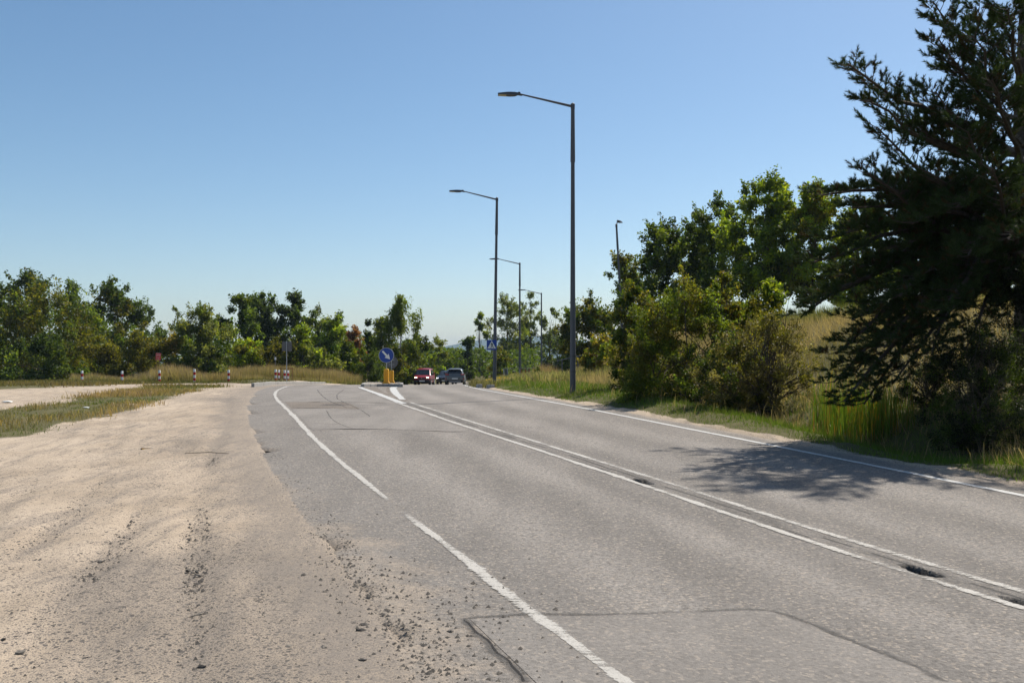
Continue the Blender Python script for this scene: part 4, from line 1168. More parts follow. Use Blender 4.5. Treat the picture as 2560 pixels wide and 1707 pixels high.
a2 = tall(560, 1100, 70, 76, 14000, 0, 0, (.17, .25, .032), (.36, .31, .12), 92, .05, lambda px: np.interp(px, [560, 700, 900, 1100], [930, 933, 940, 950]))
a3 = tall(380, 520, 68, 78, 6000, 0, 0, (.36, .31, .15), (.20, .25, .05), 93, .05, lambda px: np.interp(px, [380, 430, 470, 520], [915, 903, 912, 930]), .4)
a4 = tall(180, 400, 72, 80, 6500, 0, 0, (.34, .29, .13), (.17, .25, .04), 94, .05, lambda px: np.interp(px, [180, 240, 300, 400], [928, 930, 934, 922]), .4)
a5 = tall(500, 600, 69, 76, 3500, 930, 922, (.20, .22, .04), (.36, .27, .12), 95, .05)
stuff("tall_grass", [a1, a2, a3, a4, a5], "tall rusty grass between the bend and the bushes")
b1 = tall(1245, 1400, 66, 72, 5200, 0, 0, (.36, .25, .14), (.30, .22, .10), 96, .030, lambda px: np.interp(px, [1245, 1275, 1330, 1352, 1370, 1400], [935, 929, 918, 907, 905, 920]), .25)
b2 = tall(1180, 1420, 58, 72, 5000, 945, 925, (.12, .14, .022), (.20, .17, .05), 97, .03, None, .4)
stuff("feather_grass", [b1, b2], "pale pinkish feather grass around the railing right of the crossing sign")
# yellow flowers
fx = px2x(1250, 52) + rg.normal(size=260) * .42; fy = 52 + rg.normal(size=260) * .5
fz = z_base(fx, fy) + .10 + .16 * rg.random(260)
V, cc, F = leaf_quads(np.stack([fx, fy, fz], 1), .06, gcols(260, (.62, .34, .01), (.55, .42, .02), rg), rg)
tag(link_mesh("yellow_flowers", np_mesh("yellow_flowers", V, F, cols=cc), M['leaf']), "patch of small yellow flowers in the verge below the crossing sign", kind="stuff")
# tufts at the kerb near the crossing sign
tx, ty = [], []
for px, row, d in ((1183, 972, 44.5), (1192, 970, 46), (1178, 968, 48), (1212, 975, 42.5), (1170, 967, 50)):
    tx += list(px2x(px, d) + .25 + rg.normal(size=160) * .16); ty += list(d + rg.normal(size=160) * .25)
tx, ty = np.array(tx), np.array(ty)
stuff("verge_tufts", [blades("g", tx, ty, np.full(len(tx), .36), .02, gcols(len(tx), (.06, .075, .018), STRAW, rg, np.full(len(tx), .35)), rg, .5)], "wild tufts overhanging the dark kerb stones of the verge")

# ------------------------------------------------------------------ loose stones on the sand
def rock_mesh(name, seed):
    bm = bmesh.new(); bmesh.ops.create_icosphere(bm, subdivisions=1, radius=1.0)
    r = random.Random(seed)
    for v in bm.verts: v.co = Vector((v.co.x * 1.2, v.co.y * .9, v.co.z * .7)) * r.uniform(.68, 1.18)
    me = bpy.data.meshes.new(name); bm.to_mesh(me); bm.free(); return me
rocks = [rock_mesh("stone", s) for s in range(6)]
spots = [(355, 1462), (385, 1466), (395, 1414), (470, 1428), (493, 1432), (500, 1440), (424, 1428), (160, 1494), (275, 1515), (305, 1430), (407, 1418), (480, 1545), (505, 1570), (543, 1532), (578, 1532),
         (500, 1540), (640, 1475), (655, 1490), (645, 1506), (690, 1590), (712, 1546), (390, 1650), (425, 1618), (505, 1671), (590, 1635), (52, 1634), (8, 1603), (72, 1565), (210, 1651), (700, 1695),
         (720, 1620), (885, 1561), (912, 1565), (905, 1580), (960, 1590), (1125, 1580), (852, 1508), (1050, 1661), (905, 1655), (985, 1610), (760, 1440), (810, 1622), (330, 1380), (250, 1406), (610, 1530), (560, 1515)]
r_ = random.Random(4)
for px, row in spots:
    x, yv = ground_pt(px, row)
    onasph = x > float(AL(yv)) + .15
    s = r_.uniform(.012, .030)
    o = link_mesh("loose_stone", rocks[r_.randrange(6)], M['stone'])
    gzv = float(road_z(x, yv)) if onasph else zg(x, yv) + .01
    o.location = (x, yv, gzv - s * .1); o.scale = (s * r_.uniform(.8, 1.5), s, s * r_.uniform(.6, 1.1)); o.rotation_euler = (r_.uniform(-.3, .3), r_.uniform(-.3, .3), r_.uniform(0, 6.3))
    tag(o, "dark loose stone lying on the sand and gravel beside the road", "stone", "dark stones scattered on the gravel")
# fine gravel: one sheet of small stones
n = 42000
y = 3.6 + 11 * rg.random(n) ** 1.6; x = np.where(rg.random(n) < .55, AL(y) + .55 - np.abs(rg.normal(size=n)) * (1.0 + .10 * y), AL(y) + .4 - rg.random(n) * (3.5 + .30 * y))
dl = fbm(x * .9, y * .5, 99, 3)
k = (dl + .35 * np.exp(-((AL(y) - x - .6) / 1.0) ** 2) > rg.random(n) * .9 - .35); x, y = x[k], y[k]
ex, ey = [], []
for (p0, r0), (p1, r1) in (((650, 1478), (656, 1500)), ((656, 1500), (645, 1522)), ((645, 1522), (664, 1560)), ((664, 1560), (700, 1592)), ((620, 1512), (650, 1508)), ((585, 1542), (655, 1536))):
    for q in range(26):
        t = rg.random(); a_ = ground_pt(p0 + (p1 - p0) * t + rg.normal() * 3, r0 + (r1 - r0) * t + rg.normal() * 2); ex.append(a_[0]); ey.append(a_[1])
for cx_, cy_, sx_, sy_, m_ in ((-1.5, 6.3, .55, .6, 1300), (-2.4, 7.1, .9, .5, 1300), (-1.9, 5.2, .8, .4, 1100), (-.45, 5.4, .35, .8, 700), (-3.4, 8.6, .9, .7, 600)):
    ex += list(cx_ + rg.normal(size=m_) * sx_); ey += list(cy_ + rg.normal(size=m_) * sy_)
nb = len(ex); x = np.concatenate([x, ex]); y = np.concatenate([y, ey])
n = len(x); s = (.003 + .014 * rg.random(n) ** 4.0)
s[-nb:] = .005 + .019 * rg.random(nb) ** 3.0; s[-nb:-nb + 156] = .008 + .016 * rg.random(156)
tri = np.array([(1, 0, 0), (-.5, .87, 0), (-.5, -.87, 0), (0, 0, .8)])
ang = rg.random(n) * 6.28; ca, sa = np.cos(ang), np.sin(ang)
V = np.zeros((n, 4, 3)); 
for q in range(4):
    j = tri[q] * (1 + 0 * q)
    jit = .7 + .6 * rg.random(n)
    V[:, q, 0] = (j[0] * ca - j[1] * sa) * s * jit + x; V[:, q, 1] = (j[0] * sa + j[1] * ca) * s * jit + y
zz = np.where(x > AL(y), road_z(x, y), 0)
gi = z_base(x, y); bl = AL(y) - x
rl_, rv_ = x * .947 + y * .32, -x * .32 + y * .947
bb = (fbm(x * .9, y * .9, 3, 4) * .055 + fbm(rl_ * 3.2, rv_ * .45, 5, 3) * .026 + fbm(x * 7, y * 7, 9, 2) * .012) * sstep((bl + .25) / 1.6)
gi = np.where(x > AL(y), zz, gi + bb)
V[:, :, 2] = gi[:, None] - .001; V[:, 3, 2] += s * (.5 + .6 * rg.random(n))
i = np.arange(n) * 4
F = np.concatenate([np.stack([i, i + 1, i + 3], 1), np.stack([i + 1, i + 2, i + 3], 1), np.stack([i + 2, i, i + 3], 1)], 0)
tag(link_mesh("gravel", np_mesh("gravel", V.reshape(-1, 3), F), M['stone']), "fine dark gravel strewn over the sand and the edge of the asphalt", kind="stuff")

# ------------------------------------------------------------------ street lamps
def make_lamp(H, label, arm=1.66, rise=.33, lean=(0, 0), r0=.092, r1=.052, head_dir=(-1, 0)):
    root = empty("street_lamp")
    tag(root, label, "street lamp", "street lamps")
    lx, ly = lean
    P = lambda z: (lx * z / H, ly * z / H, z)
    MB().tube([P(-1.2), P(0), P(H * .80)], [r0, r0, r0 + (r1 - r0) * .8], 12).build("pole", M['pole'], root, smooth=True)
    MB().tube([P(H * .80), P(H - .02)], [r0 + (r1 - r0) * .72 + .012, r1 + .006], 12).build("top_section", M['pole'], root, smooth=True)
    hx, hy = head_dir
    tx, ty, tz = P(H)
    MB().tube([(tx, ty, tz - .14), (tx, ty, tz + .02), (tx, ty, tz + .05)], [.066, .066, .03], 10).build("pole_cap", M['lamp_metal'], root, smooth=True)
    e = (tx + hx * arm, ty + hy * arm, tz + rise)
    MB().tube([(tx, ty, tz - .06), e], [.042, .024], 8).build("arm", M['lamp_metal'], root, smooth=True)
    mb = MB(); j = (e[0] + hx * .02, e[1] + hy * .02, e[2] + .01)
    mb.tube([(j[0] - hx * .10, j[1] - hy * .10, j[2] - .045), (j[0] - hx * .02, j[1] - hy * .02, j[2] - .035)], .03, 6)
    mb.tube([(j[0], j[1] - .05, j[2]), (j[0], j[1] + .05, j[2])] if abs(hx) > .5 else [(j[0] - .05, j[1], j[2]), (j[0] + .05, j[1], j[2])], .05, 10)
    mb.build("knuckle", M['lamp_metal'], root, smooth=True)
    # flat led head: tapered slab
    px, py = -hy, hx
    def hp(a, b, z): return (j[0] + hx * a + px * b, j[1] + hy * a + py * b, j[2] + z)
    st = [(.04, .05, -.045, .03), (.14, .11, -.06, .035), (.30, .13, -.06, .035), (.42, .13, -.05, .028), (.66, .11, -.045, .005)]
    vs = []; fs = []
    for a, b, z0, z1 in st: vs += [hp(a, -b, z0), hp(a, b, z0), hp(a, b * .8, z1), hp(a, -b * .8, z1)]
    for k in range(4):
        o = k * 4
        for q in range(4): fs.append((o + q, o + (q + 1) % 4, o + 4 + (q + 1) % 4, o + 4 + q))
    fs += [(0, 3, 2, 1), (16, 17, 18, 19)]
    hd = MB().add(vs, fs).build("lamp_head", M['lamp_metal'], root)
    MB().add([hp(.40, -.11, -.060), hp(.64, -.10, -.051), hp(.64, .10, -.051), hp(.40, .11, -.060), hp(.40, -.11, -.05), hp(.64, -.10, -.042), hp(.64, .10, -.042), hp(.40, .11, -.05)],
             [(0, 1, 2, 3), (7, 6, 5, 4), (0, 4, 5, 1), (1, 5, 6, 2), (2, 6, 7, 3), (3, 7, 4, 0)]).build("lens", M['lamp_lens'], hd)
    return root
HL = 8.95
lamp = make_lamp(HL, "tallest and nearest street lamp, standing alone at the verge edge")
spots = [(1432, 262, 30.0, None), (1236, 496, 47.1, "street lamp carrying the blue crossing sign on its pole"),
         (1299.5, 658, 74.0, "third street lamp, its foot hidden in pale feather grass"),
         (1353.5, 733, 96.0, "small far street lamp in front of the airy aspens"), (1457, 778, 125.0, "farthest street lamp, only its arm showing beside the tall near lamp")]
lamps = []
for i, (px, row, d, lab) in enumerate(spots):
    o = lamp if i == 0 else copy_tree(lamp)
    o.location = (px2x(px, d), d, row2z(row, d) - HL)
    if lab: o["label"] = lab
    lamps.append(o)
lamps[1].location.x -= .0; lamps[1].rotation_euler = (0, -.014 * -1, 0)
# bands on the foot of the first two poles
for o in lamps[:2]:
    for z in (.62, 1.1):
        MB().tube([(0, 0, z - .02), (0, 0, z + .02)], .098, 12).build("clamp_band", M['lamp_metal'], o)
d = 58.0
bx, bz = px2x(1558, d), zg(px2x(1558, d), d)
H5 = row2z(562, d) - bz
l5 = make_lamp(H5, "slightly tilted street lamp rising out of the shrubs of the embankment", .22, .26, (px2x(1541, d) - bx, 0), .075, .05, (.42, .9))
l5.location = (bx, d, bz)
d = 66.0
l6 = make_lamp(9.0, "street lamp on the upper road, its pole glimpsed through the pine", 1.2, .3, (0, 0), .09, .055, (-.6, .8))
l6.location = (px2x(2331, d), d, row2z(768, d))

# ------------------------------------------------------------------ signs
def face_sign(root, shape, c, mat, back_mat, name="sign_plate", t=.02, facing=-1):
    """plate as a polygon in the XZ plane, front towards -Y"""
    front = MB().prism(shape, (c[0], c[1], c[2]), (1, 0, 0), (0, 0, 1), (0, t, 0)).build(name, mat, root)
    return front
def layer(root, shape, c, mat, name, off=.004, t=.003):
    return MB().prism(shape, (c[0], c[1] - off, c[2]), (1, 0, 0), (0, 0, 1), (0, t, 0)).build(name, mat, root)
def rect(w, h): return [(-w / 2, -h / 2), (w / 2, -h / 2), (w / 2, h / 2), (-w / 2, h / 2)]
def rrect(w, h, r, n=5):
    out = []
    for cx, cy, a0 in ((w / 2 - r, -h / 2 + r, -90), (w / 2 - r, h / 2 - r, 0), (-w / 2 + r, h / 2 - r, 90), (-w / 2 + r, -h / 2 + r, 180)):
        for k in range(n + 1):
            a = math.radians(a0 + 90 * k / n); out.append((cx + r * math.cos(a), cy + r * math.sin(a)))
    return out

def beacon(parent, h, w=.30):
    """hollow yellow traffic beacon: rounded body with ribs, base and bolts"""
    dp = .26
    prof = [(-.5, 0), (.5, 0), (.47, .12), (.42, .16), (.42, .90), (.36, .965), (.22, 1.0), (-.22, 1.0), (-.36, .965), (-.42, .90), (-.42, .16), (-.47, .12)]
    b = MB().prism([(p[0] * w, p[1] * h) for p in prof], (0, -dp / 2, 0), (1, 0, 0), (0, 0, 1), (0, dp, 0)).build("beacon", M['yellow'], parent, bevel=.02)
    for k in (-1, 0, 1):
        MB().box((k * w * .24, -dp / 2 - .012, h * .52), (.035, .03, h * .68)).build("rib", M['yellow'], b, bevel=.008)
    MB().box((0, 0, .035), (w * 1.25, dp * 1.25, .07)).build("foot_plate", M['yellow'], b, bevel=.015)
    for sx in (-1, 1):
        MB().tube([(sx * w * .48, -dp * .5, .06), (sx * w * .48, -dp * .5, .12), (sx * w * .48, -dp * .5, .15)], [.05, .05, .02], 8).build("bolt", M['yellow'], b, smooth=True)

def arrow_sign(px, row_c, row_b, d, label, front):
    x = px2x(px, d); zb = row2z(row_b, d); zc = row2z(row_c, d) - zb
    root = empty("keep_right_sign", (x, d, zb)); tag(root, label, "road sign", "signs on the traffic island")
    hb = .82
    beacon(root, hb)
    MB().tube([(0, .02, hb - .1), (0, .02, zc + .3)], .028, 8).build("post", M['galv'], root, smooth=True)
    r = .385
    if front:
        pl = face_sign(root, disc_poly(r, 40), (0, -.03, zc), M['sign_blue'], None)
        ring = MB()
        n = 40; vs = []; fs = []
        for k in range(n):
            a = 2 * math.pi * k / n
            for rr in (r + .012, r - .012):
                for yy in (-.045, .0): vs.append((rr * math.cos(a), yy, zc + rr * math.sin(a)))
        for k in range(n):
            o = 4 * k; o2 = 4 * ((k + 1) % n)
            fs += [(o, o2, o2 + 2, o + 2), (o + 1, o + 3, o2 + 3, o2 + 1), (o, o + 1, o2 + 1, o2), (o + 2, o2 + 2, o2 + 3, o + 3)]
        ring.add(vs, fs).build("rim", M['galv'], pl)
        c, s = math.cos(math.radians(-47)), math.sin(math.radians(-47))
        ar = [(-.30, -.048), (.03, -.048), (.03, -.145), (.285, 0), (.03, .145), (.03, .048), (-.30, .048)]
        ar = [(p[0] * c - p[1] * s, p[0] * s + p[1] * c) for p in ar]
        MB().prism(ar, (0, -.036, zc), (1, 0, 0), (0, 0, 1), (0, .004, 0)).build("arrow", M['sign_white'], pl)
    else:
        pl = face_sign(root, disc_poly(r, 40), (0, .05, zc), M['sign_back'], None)
        for z in (-.14, .14): MB().box((0, .035, zc + z), (.34, .03, .03)).build("bracket", M['galv'], pl)
    return root
arrow_sign(966, 888, 961, 50, "round blue sign with white arrow above the front yellow beacon", True)
arrow_sign(979, 905.5, 957.5, 61, "grey back of a round sign above the rear yellow beacon", False)

# crossing sign on the second lamp
def crossing_sign(x, y, z, s, label, name="crossing_sign", rz=0.0):
    root = empty(name, (x, y, z), rz); tag(root, label, "road sign")
    pl = face_sign(root, rrect(s, s, s * .06), (0, 0, 0), M['sign_blue'], None)
    k = s
    layer(pl, [(-.43 * k, -.345 * k), (.43 * k, -.345 * k), (0, .43 * k)], (0, 0, 0), M['sign_white'], "white_triangle")
    fg = MB()
    for poly in (disc_poly(.034 * k, 12, -.012 * k, .232 * k),
                 [(-.055, .16), (.02, .195), (.07, .15), (.06, .02), (-.02, .02), (-.03, .08)],           # trunk
                 [(-.02, .03), (.06, .03), (.13, -.10), (.19, -.27), (.23, -.27), (.235, -.30), (.15, -.30), (.08, -.13), (.02, -.05)],   # front leg
                 [(-.02, .03), (.045, .0), (-.01, -.13), (-.045, -.30), (-.11, -.31), (-.115, -.285), (-.085, -.27), (-.06, -.12)],       # back leg
                 [(-.045, .17), (-.02, .12), (-.07, .04), (-.12, -.005), (-.14, .02), (-.09, .07)],         # rear arm
                 [(.05, .17), (.08, .15), (.125, .06), (.10, -.01), (.075, .0), (.09, .06), (.05, .11)]):      # front arm
        p = poly if abs(poly[0][0]) < .05 * k and len(poly) == 12 and False else poly
        if len(poly) == 12 and poly[0][1] > .2 * k: pp = poly
        else: pp = [(a * k, b * k) for a, b in poly]
        fg.prism(pp, (0, -.008, 0), (1, 0, 0), (0, 0, 1), (0, .003, 0))
    fg.build("walking_figure", M['sign_black'], pl)
    for q in range(4):
        a = -.33 + q * .165
        w_ = .10 if q < 3 else .09
        layer(pl, [(a * k, -.268 * k), ((a + w_) * k, -.268 * k), ((a + w_) * k, -.252 * k), (a * k, -.252 * k)], (0, 0, 0), M['sign_black'], "stripe", .0065, .002)
    for zz in (-.25, .25): MB().box((0, .06, zz * s), (.24, .08, .03)).build("bracket", M['galv'], pl)
    return root
d2 = 47.1
crossing_sign(px2x(1229.5, d2), d2 - .16, row2z(862.5, d2), .49, "blue crossing sign with white triangle and walking figure on the lamp pole")

# square sign back
d = 65.0
o = empty("square_sign", (px2x(717, d), d, row2z(950, d))); tag(o, "grey back of a square sign on a thin post among the striped bollards", "road sign")
zc = row2z(866, d) - row2z(950, d)
MB().tube([(0, -.04, -.4), (0, -.04, zc + .30)], .028, 8).build("post", M['galv'], o, smooth=True)
pl = face_sign(o, rrect(.65, .65, .04), (0, 0, zc), M['sign_back'], None)
for z in (-.24, .24): MB().box((0, -.012, zc + z), (.36, .02, .035)).build("bracket", M['sign_back'], pl)

# triangular warning sign back with a plate under it
d = 140.0
o = empty("warning_sign", (px2x(1200, d), d, row2z(946, d))); tag(o, "dark back of a triangular sign over an upright plate, right of the grey car", "road sign")
MB().tube([(0, -.05, -.5), (0, -.05, 2.3)], .035, 8).build("post", M['sign_black'], o)
z0 = row2z(917, d) - row2z(946, d)
face_sign(o, [(-.34, 0), (.34, 0), (0, .72)], (0, 0, z0 + .01), M['sign_back'], None, "triangle_plate")
face_sign(o, rect(.60, 1.15), (0, 0, z0 - .58), M['sign_back'], None, "lower_plate")

# red notice with white letters, two stakes
d = 66.5
zb = row2z(925, d)
o = empty("red_notice", (px2x(393.5, d), d, zb)); tag(o, "small red notice with white lettering, in front of the yellowing brambles", "notice")
o.rotation_euler = (0, .05, math.radians(8))
zc = row2z(891, d) - zb
pl = face_sign(o, rect(.325, .485), (0, 0, zc), M['red_sign'], None)
for sx in (-.08, .08): MB().box((sx, .03, zc - .85), (.03, .02, 1.4)).build("stake", M['wood'], o)
def text(parent, s, size, c, mat, name="lettering"):
    cu = bpy.data.curves.new(name, 'FONT'); cu.body = s; cu.size = size; cu.align_x = 'CENTER'; cu.extrude = .001
    tmp = bpy.data.objects.new(name + "_curve", cu); COL.objects.link(tmp)
    dg = bpy.context.evaluated_depsgraph_get(); me = bpy.data.meshes.new_from_object(tmp.evaluated_get(dg))
    bpy.data.objects.remove(tmp); me.materials.clear(); me.materials.append(mat)
    t = bpy.data.objects.new(name, me); COL.objects.link(t); t.parent = parent
    t.location = c; t.rotation_euler = (math.pi / 2, 0, 0); return t
text(pl, "ZAKAZ", .105, (0, -.004, zc + .07), M['sign_white'])
text(pl, "WYSYPYWANIA", .046, (0, -.004, zc - .035), M['sign_white'])
text(pl, "ŚMIECI", .070, (0, -.004, zc - .155), M['sign_white'])
layer(pl, rect(.305, .012), (0, 0, zc + .228), M['sign_white'], "border_line")
layer(pl, rect(.305, .012), (0, 0, zc - .228), M['sign_white'], "border_line")

# blue signs on the upper road
d = 75.0
x = px2x(2247, d)
crossing_sign(x, d, row2z(754, d), .74, "dark blue crossing sign glimpsed through the pine, left of a stacked pair")
bz = row2z(790, d)
o = empty("blue_sign_pair", (px2x(2262.5, d), d + .3, bz), math.radians(-35)); tag(o, "two narrow blue signs stacked on one post behind the pine", "road sign")
MB().tube([(0, .04, -.6), (0, .04, row2z(722, d) - bz)], .035, 8).build("post", M['galv'], o)
for r0, r1 in ((721, 737), (738, 764)):
    zc = row2z((r0 + r1) / 2, d) - bz; h = (r1 - r0) / FPX * d
    p = face_sign(o, rect(.58, h * .96), (0, 0, zc), M['sign_blue'], None)
    layer(p, [(-.2, -h * .34), (.2, -h * .34), (0, h * .36)], (0, 0, zc), M['sign_white'], "white_triangle")
d75 = 75.0
MB().tube([(0, .04, -1.6), (0, .04, .3)], .035, 8).build("post", M['galv'], [ob for ob in COL.objects if ob.name.startswith("crossing_sign")][-1])

# ------------------------------------------------------------------ striped bollards
def make_bollard(h, bands, label, group):
    root = empty("bollard"); tag(root, label, "bollard", group)
    z = h; top = True
    for i, (c, hh) in enumerate(bands):
        z0 = z - hh
        mb = MB()
        if i == 0: mb.tube([(0, 0, z0), (0, 0, z - .015), (0, 0, z)], [.078, .078, .066], 14)
        else: mb.tube([(0, 0, z0), (0, 0, z)], .078, 14)
        mb.build("white_band" if c == 'w' else "red_band", M['white_paint' if c == 'w' else 'red_paint'], root, smooth=True)
        z = z0
    return root
bands = [('w', .195), ('r', .20), ('w', .20), ('r', .19), ('w', .5)]
b0 = make_bollard(1.0, bands, "red and white bollard farthest left, beside the black-green bush", "bollards across the sandy lot")
labs = [None, "red and white bollard second from the left, on the mown turf alone", "red and white bollard just below the red notice", "red and white bollard left of the willow's dark foot",
        "red and white bollard right of the willow's dark foot, by the sandy bend"]
for i, (px, row) in enumerate(((205, 926.5), (305, 927.5), (398.5, 925.5), (486, 922.5), (571.5, 925))):
    o = b0 if i == 0 else copy_tree(b0)
    o.location = (px2x(px, 65), 65, row2z(row, 65) - 1.0)
    if labs[i]: o["label"] = labs[i]
cb = make_bollard(1.0, bands, "outermost left of four bollards round the square sign", "bollards beside the square sign")
labs = [None, "second of four bollards round the square sign, close to the wooden frame", "third of four bollards, just left of the square sign post", "fourth bollard, just right of the square sign post"]
for i, (px, row) in enumerate(((689, 923.5), (697, 924.5), (711.5, 925.5), (720, 926))):
    o = cb if i == 0 else copy_tree(cb)
    o.location = (px2x(px, 66.5 + .3 * i), 66.5 + .3 * i, row2z(row, 66.5) - 1.0); o.scale = (.97, .97, 1)
    if labs[i]: o["label"] = labs[i]
# sapling support of raw wood
d = 68.4
o = empty("wooden_frame", (px2x(716.5, d), d, row2z(943, d))); tag(o, "raw wooden frame of posts and rails behind the four bollards", "frame")
w = 29 / FPX * d; h = 22.5 / FPX * d
for sx in (-1, 1):
    MB().tube([(sx * w / 2, 0, -.4), (sx * w / 2, 0, h + .06)], .04, 8).build("frame_post", M['wood'], o, smooth=True)
MB().tube([(0, .62, -.4), (0, .62, h + .05)], .04, 8).build("frame_post", M['wood'], o, smooth=True)
MB().box((0, -.035, h - .02), (w + .12, .025, .07)).build("rail", M['wood'], o)
MB().box((-w / 4, .30, h - .02), (.025, w * .8, .07), rz=-.62).build("rail", M['wood'], o)
MB().box((w / 4, .30, h - .02), (.025, w * .8, .07), rz=.62).build("rail", M['wood'], o)
# white marker post in the red grass
d = 76.0
o = MB().box((0, 0, .25), (.05, .05, 1.1)).build("marker_post", M['sign_back']); MB().box((0, 0, .90), (.12, .09, .22)).build("white_cap", M['white_paint'], o); o.location = (px2x(688, d), d, row2z(893, d) - 1.0)
tag(o, "little white marker post above the rusty grass", "post")

# ------------------------------------------------------------------ traffic island and kerbs
isl = empty("traffic_island", (0, 0, 0)); tag(isl, "kerbed traffic island carrying the two yellow beacons", "traffic island")
outl = [(-7.02, 45.1), (-6.55, 46.3), (-5.95, 46.5), (-5.22, 45.3), (-5.62, 49.0), (-6.5, 55), (-7.1, 60), (-7.75, 63.5), (-8.3, 60), (-8.2, 55), (-7.7, 50)]
def rz_(x, y): return EYE - float(H_ROAD(y)) + .006
vs = [(x, y, rz_(x, y) + .11) for x, y in outl]
cx_, cy_ = -6.9, 53
inner = [(x + (cx_ - x) * .06, y + (cy_ - y) * .02, rz_(x, y) + .10) for x, y in outl]
top = MB(); n = len(inner)
top.add(inner + [(cx_, cy_, rz_(cx_, cy_) + .12)], [(k, (k + 1) % n, n) for k in range(n)]); top.build("island_surface", M['ground'], isl)
for k in range(n):
    a, b = np.array(outl[k]), np.array(outl[(k + 1) % n])
    Lk = np.linalg.norm(b - a); m_ = max(1, int(round(Lk / .85)))
    for q in range(m_):
        p, r = a + (b - a) * (q + .02) / m_, a + (b - a) * (q + .98) / m_
        c = (p + r) / 2; an = math.atan2(r[1] - p[1], r[0] - p[0])
        z = rz_(*c) + .02 + random.uniform(-.012, .012)
        MB().box((c[0], c[1], z), (np.linalg.norm(r - p), .14, .24), rz=an).build("kerb_stone", M['concrete'], isl, bevel=.015)
# kerb round the outside of the bend
kb = empty("kerb_row", (0, 0, 0)); tag(kb, "row of pale kerb stones along the outside of the bend", "kerb")
kp = [(-12.15, 45.0), (-12.35, 47.5), (-12.75, 51), (-13.0, 55), (-13.1, 60), (-12.9, 66)]
for k in range(len(kp) - 1):
    a, b = np.array(kp[k]), np.array(kp[k + 1]); m_ = max(1, int(round(np.linalg.norm(b - a) / 1.0)))
    for q in range(m_):
        p, r = a + (b - a) * (q + .01) / m_, a + (b - a) * (q + .99) / m_
        c = (p + r) / 2
        MB().box((c[0], c[1], rz_(*c) + .05 + random.uniform(-.012, .012)), (np.linalg.norm(r - p), .15, .28), rz=math.atan2(r[1] - p[1], r[0] - p[0])).build("kerb_stone", M['concrete'], kb, bevel=.015)
for px, row, d, rz, lab in ((1198, 971, 43.5, 1.85, "dark kerb stone sticking out of the verge tufts, the farther one"), (1226, 974, 42.0, 1.95, "tilted dark kerb stone in the verge, the nearer one")):
    o = MB().box((0, 0, 0), (.62, .16, .26)).build("kerb_stone", M['concrete'], None, bevel=.02)
    x = px2x(px, d); o.location = (x, d, zg(x, d) + .03); o.rotation_euler = (.08, .05, rz); tag(o, lab, "kerb stone")
# culvert slab and railing
d = 58.0
o = MB().box((0, 0, 0), (1.25, .5, .07)).build("concrete_slab", M['concrete'], None, bevel=.01); o.location = (px2x(1268, d), d, row2z(955.5, d)); o.rotation_euler = (0, 0, .05)
tag(o, "thin pale concrete slab across the ditch below the railing", "slab")
MB().box((.05, .05, -.3), (.7, .3, .52)).build("slab_support", M['concrete'], o)
d = 64.0
rl = empty("railing", (0, d, 0)); tag(rl, "grey pedestrian railing with rusty red pieces, half sunk in feather grass", "railing")
zb, zt = row2z(958, d), row2z(921.5, d)
for px in (1261, 1270.5): MB().tube([(px2x(px, d) - .06, 0, zt), (px2x(px, d) + .06, 0, zb - .3)], .03, 8).build("railing_post", M['galv'], rl)
MB().box(((px2x(1261, d) + px2x(1270.5, d)) / 2, 0, (zb + zt) / 2 + .05), (.17, .012, .80), ry=-.12).build("mesh_panel", M['sign_back'], rl)
MB().tube([(px2x(1260, d), 0, zt), (px2x(1300, d), .3, zt), (px2x(1345, d), .8, zt + .05)], .014, 8).build("top_rail", M['sign_back'], rl)
for px in (1303, 1314, 1323): MB().box((px2x(px, d), .35, zt - .17), (.06, .02, .32)).build("red_slat", M['rust'], rl)
for px in (1300, 1324): MB().tube([(px2x(px, d), .4, zt), (px2x(px, d), .4, zb - .3)], .025, 8).build("railing_post", M['galv'], rl)
# guard rail glimpsed on top of the slope
d = 62.0
o = empty("guard_rail", (0, d, 0)); tag(o, "dark guard rail glimpsed behind the slope, left of the orange bush", "guard rail")
MB().tube([(px2x(1400, d), 4, row2z(902, d)), (px2x(1445, d), 2, row2z(891, d)), (px2x(1490, d), 0, row2z(881, d))], .035, 8).build("beam", M['sign_back'], o)
for px, row in ((1412, 900), (1450, 890), (1486, 882)): MB().box((px2x(px, d), 1.8 + (1450 - px) * .04, row2z(row, d) - .5), (.1, .1, 1.0)).build("rail_post", M['sign_back'], o)

# ------------------------------------------------------------------ litter and a bird
x, yv = ground_pt(369, 1126)
o = MB().box((0, 0, 0), (.20, .06, .03)).build("litter", M['sign_black'], None, bevel=.008); o.location = (x, yv, zg(x, yv) + .03); o.rotation_euler = (0, .05, .1)
tag(o, "flat black scrap with an orange edge lying on the sand", "litter")
MB().box((.01, -.031, .008), (.18, .006, .012)).build("orange_edge", M['yellow'], o)
for px, row, s in ((215, 1020, .16), (20, 1002, .3)):
    dd = 24.0 if px > 100 else 27.0
    x = px2x(px, dd)
    me = rock_mesh("paper_scrap", int(px)); o = link_mesh("paper_scrap", me, M['sign_white']); o.location = (x, dd, zg(x, dd) + .06); o.scale = (s * .5, s * .35, .04)
    tag(o, "crumpled white scrap caught in the grass strip" if px > 100 else "pale flat scrap lying on the sand track at the picture edge", "litter")
x, yv = ground_pt(520, 1138)
o = MB().tube([(-.35, 0, 0), (0, .03, .015), (.32, -.02, 0)], [.004, .006, .004], 5).build("stick", M['bark']); o.location = (x, yv, zg(x, yv) + .03); tag(o, "thin dark stick lying on the sand near the asphalt edge", "stick")
d = 260.0
o = empty("bird", (px2x(991, d), d, row2z(632, d))); tag(o, "tiny dark bird in flight high above the arrow sign", "bird")
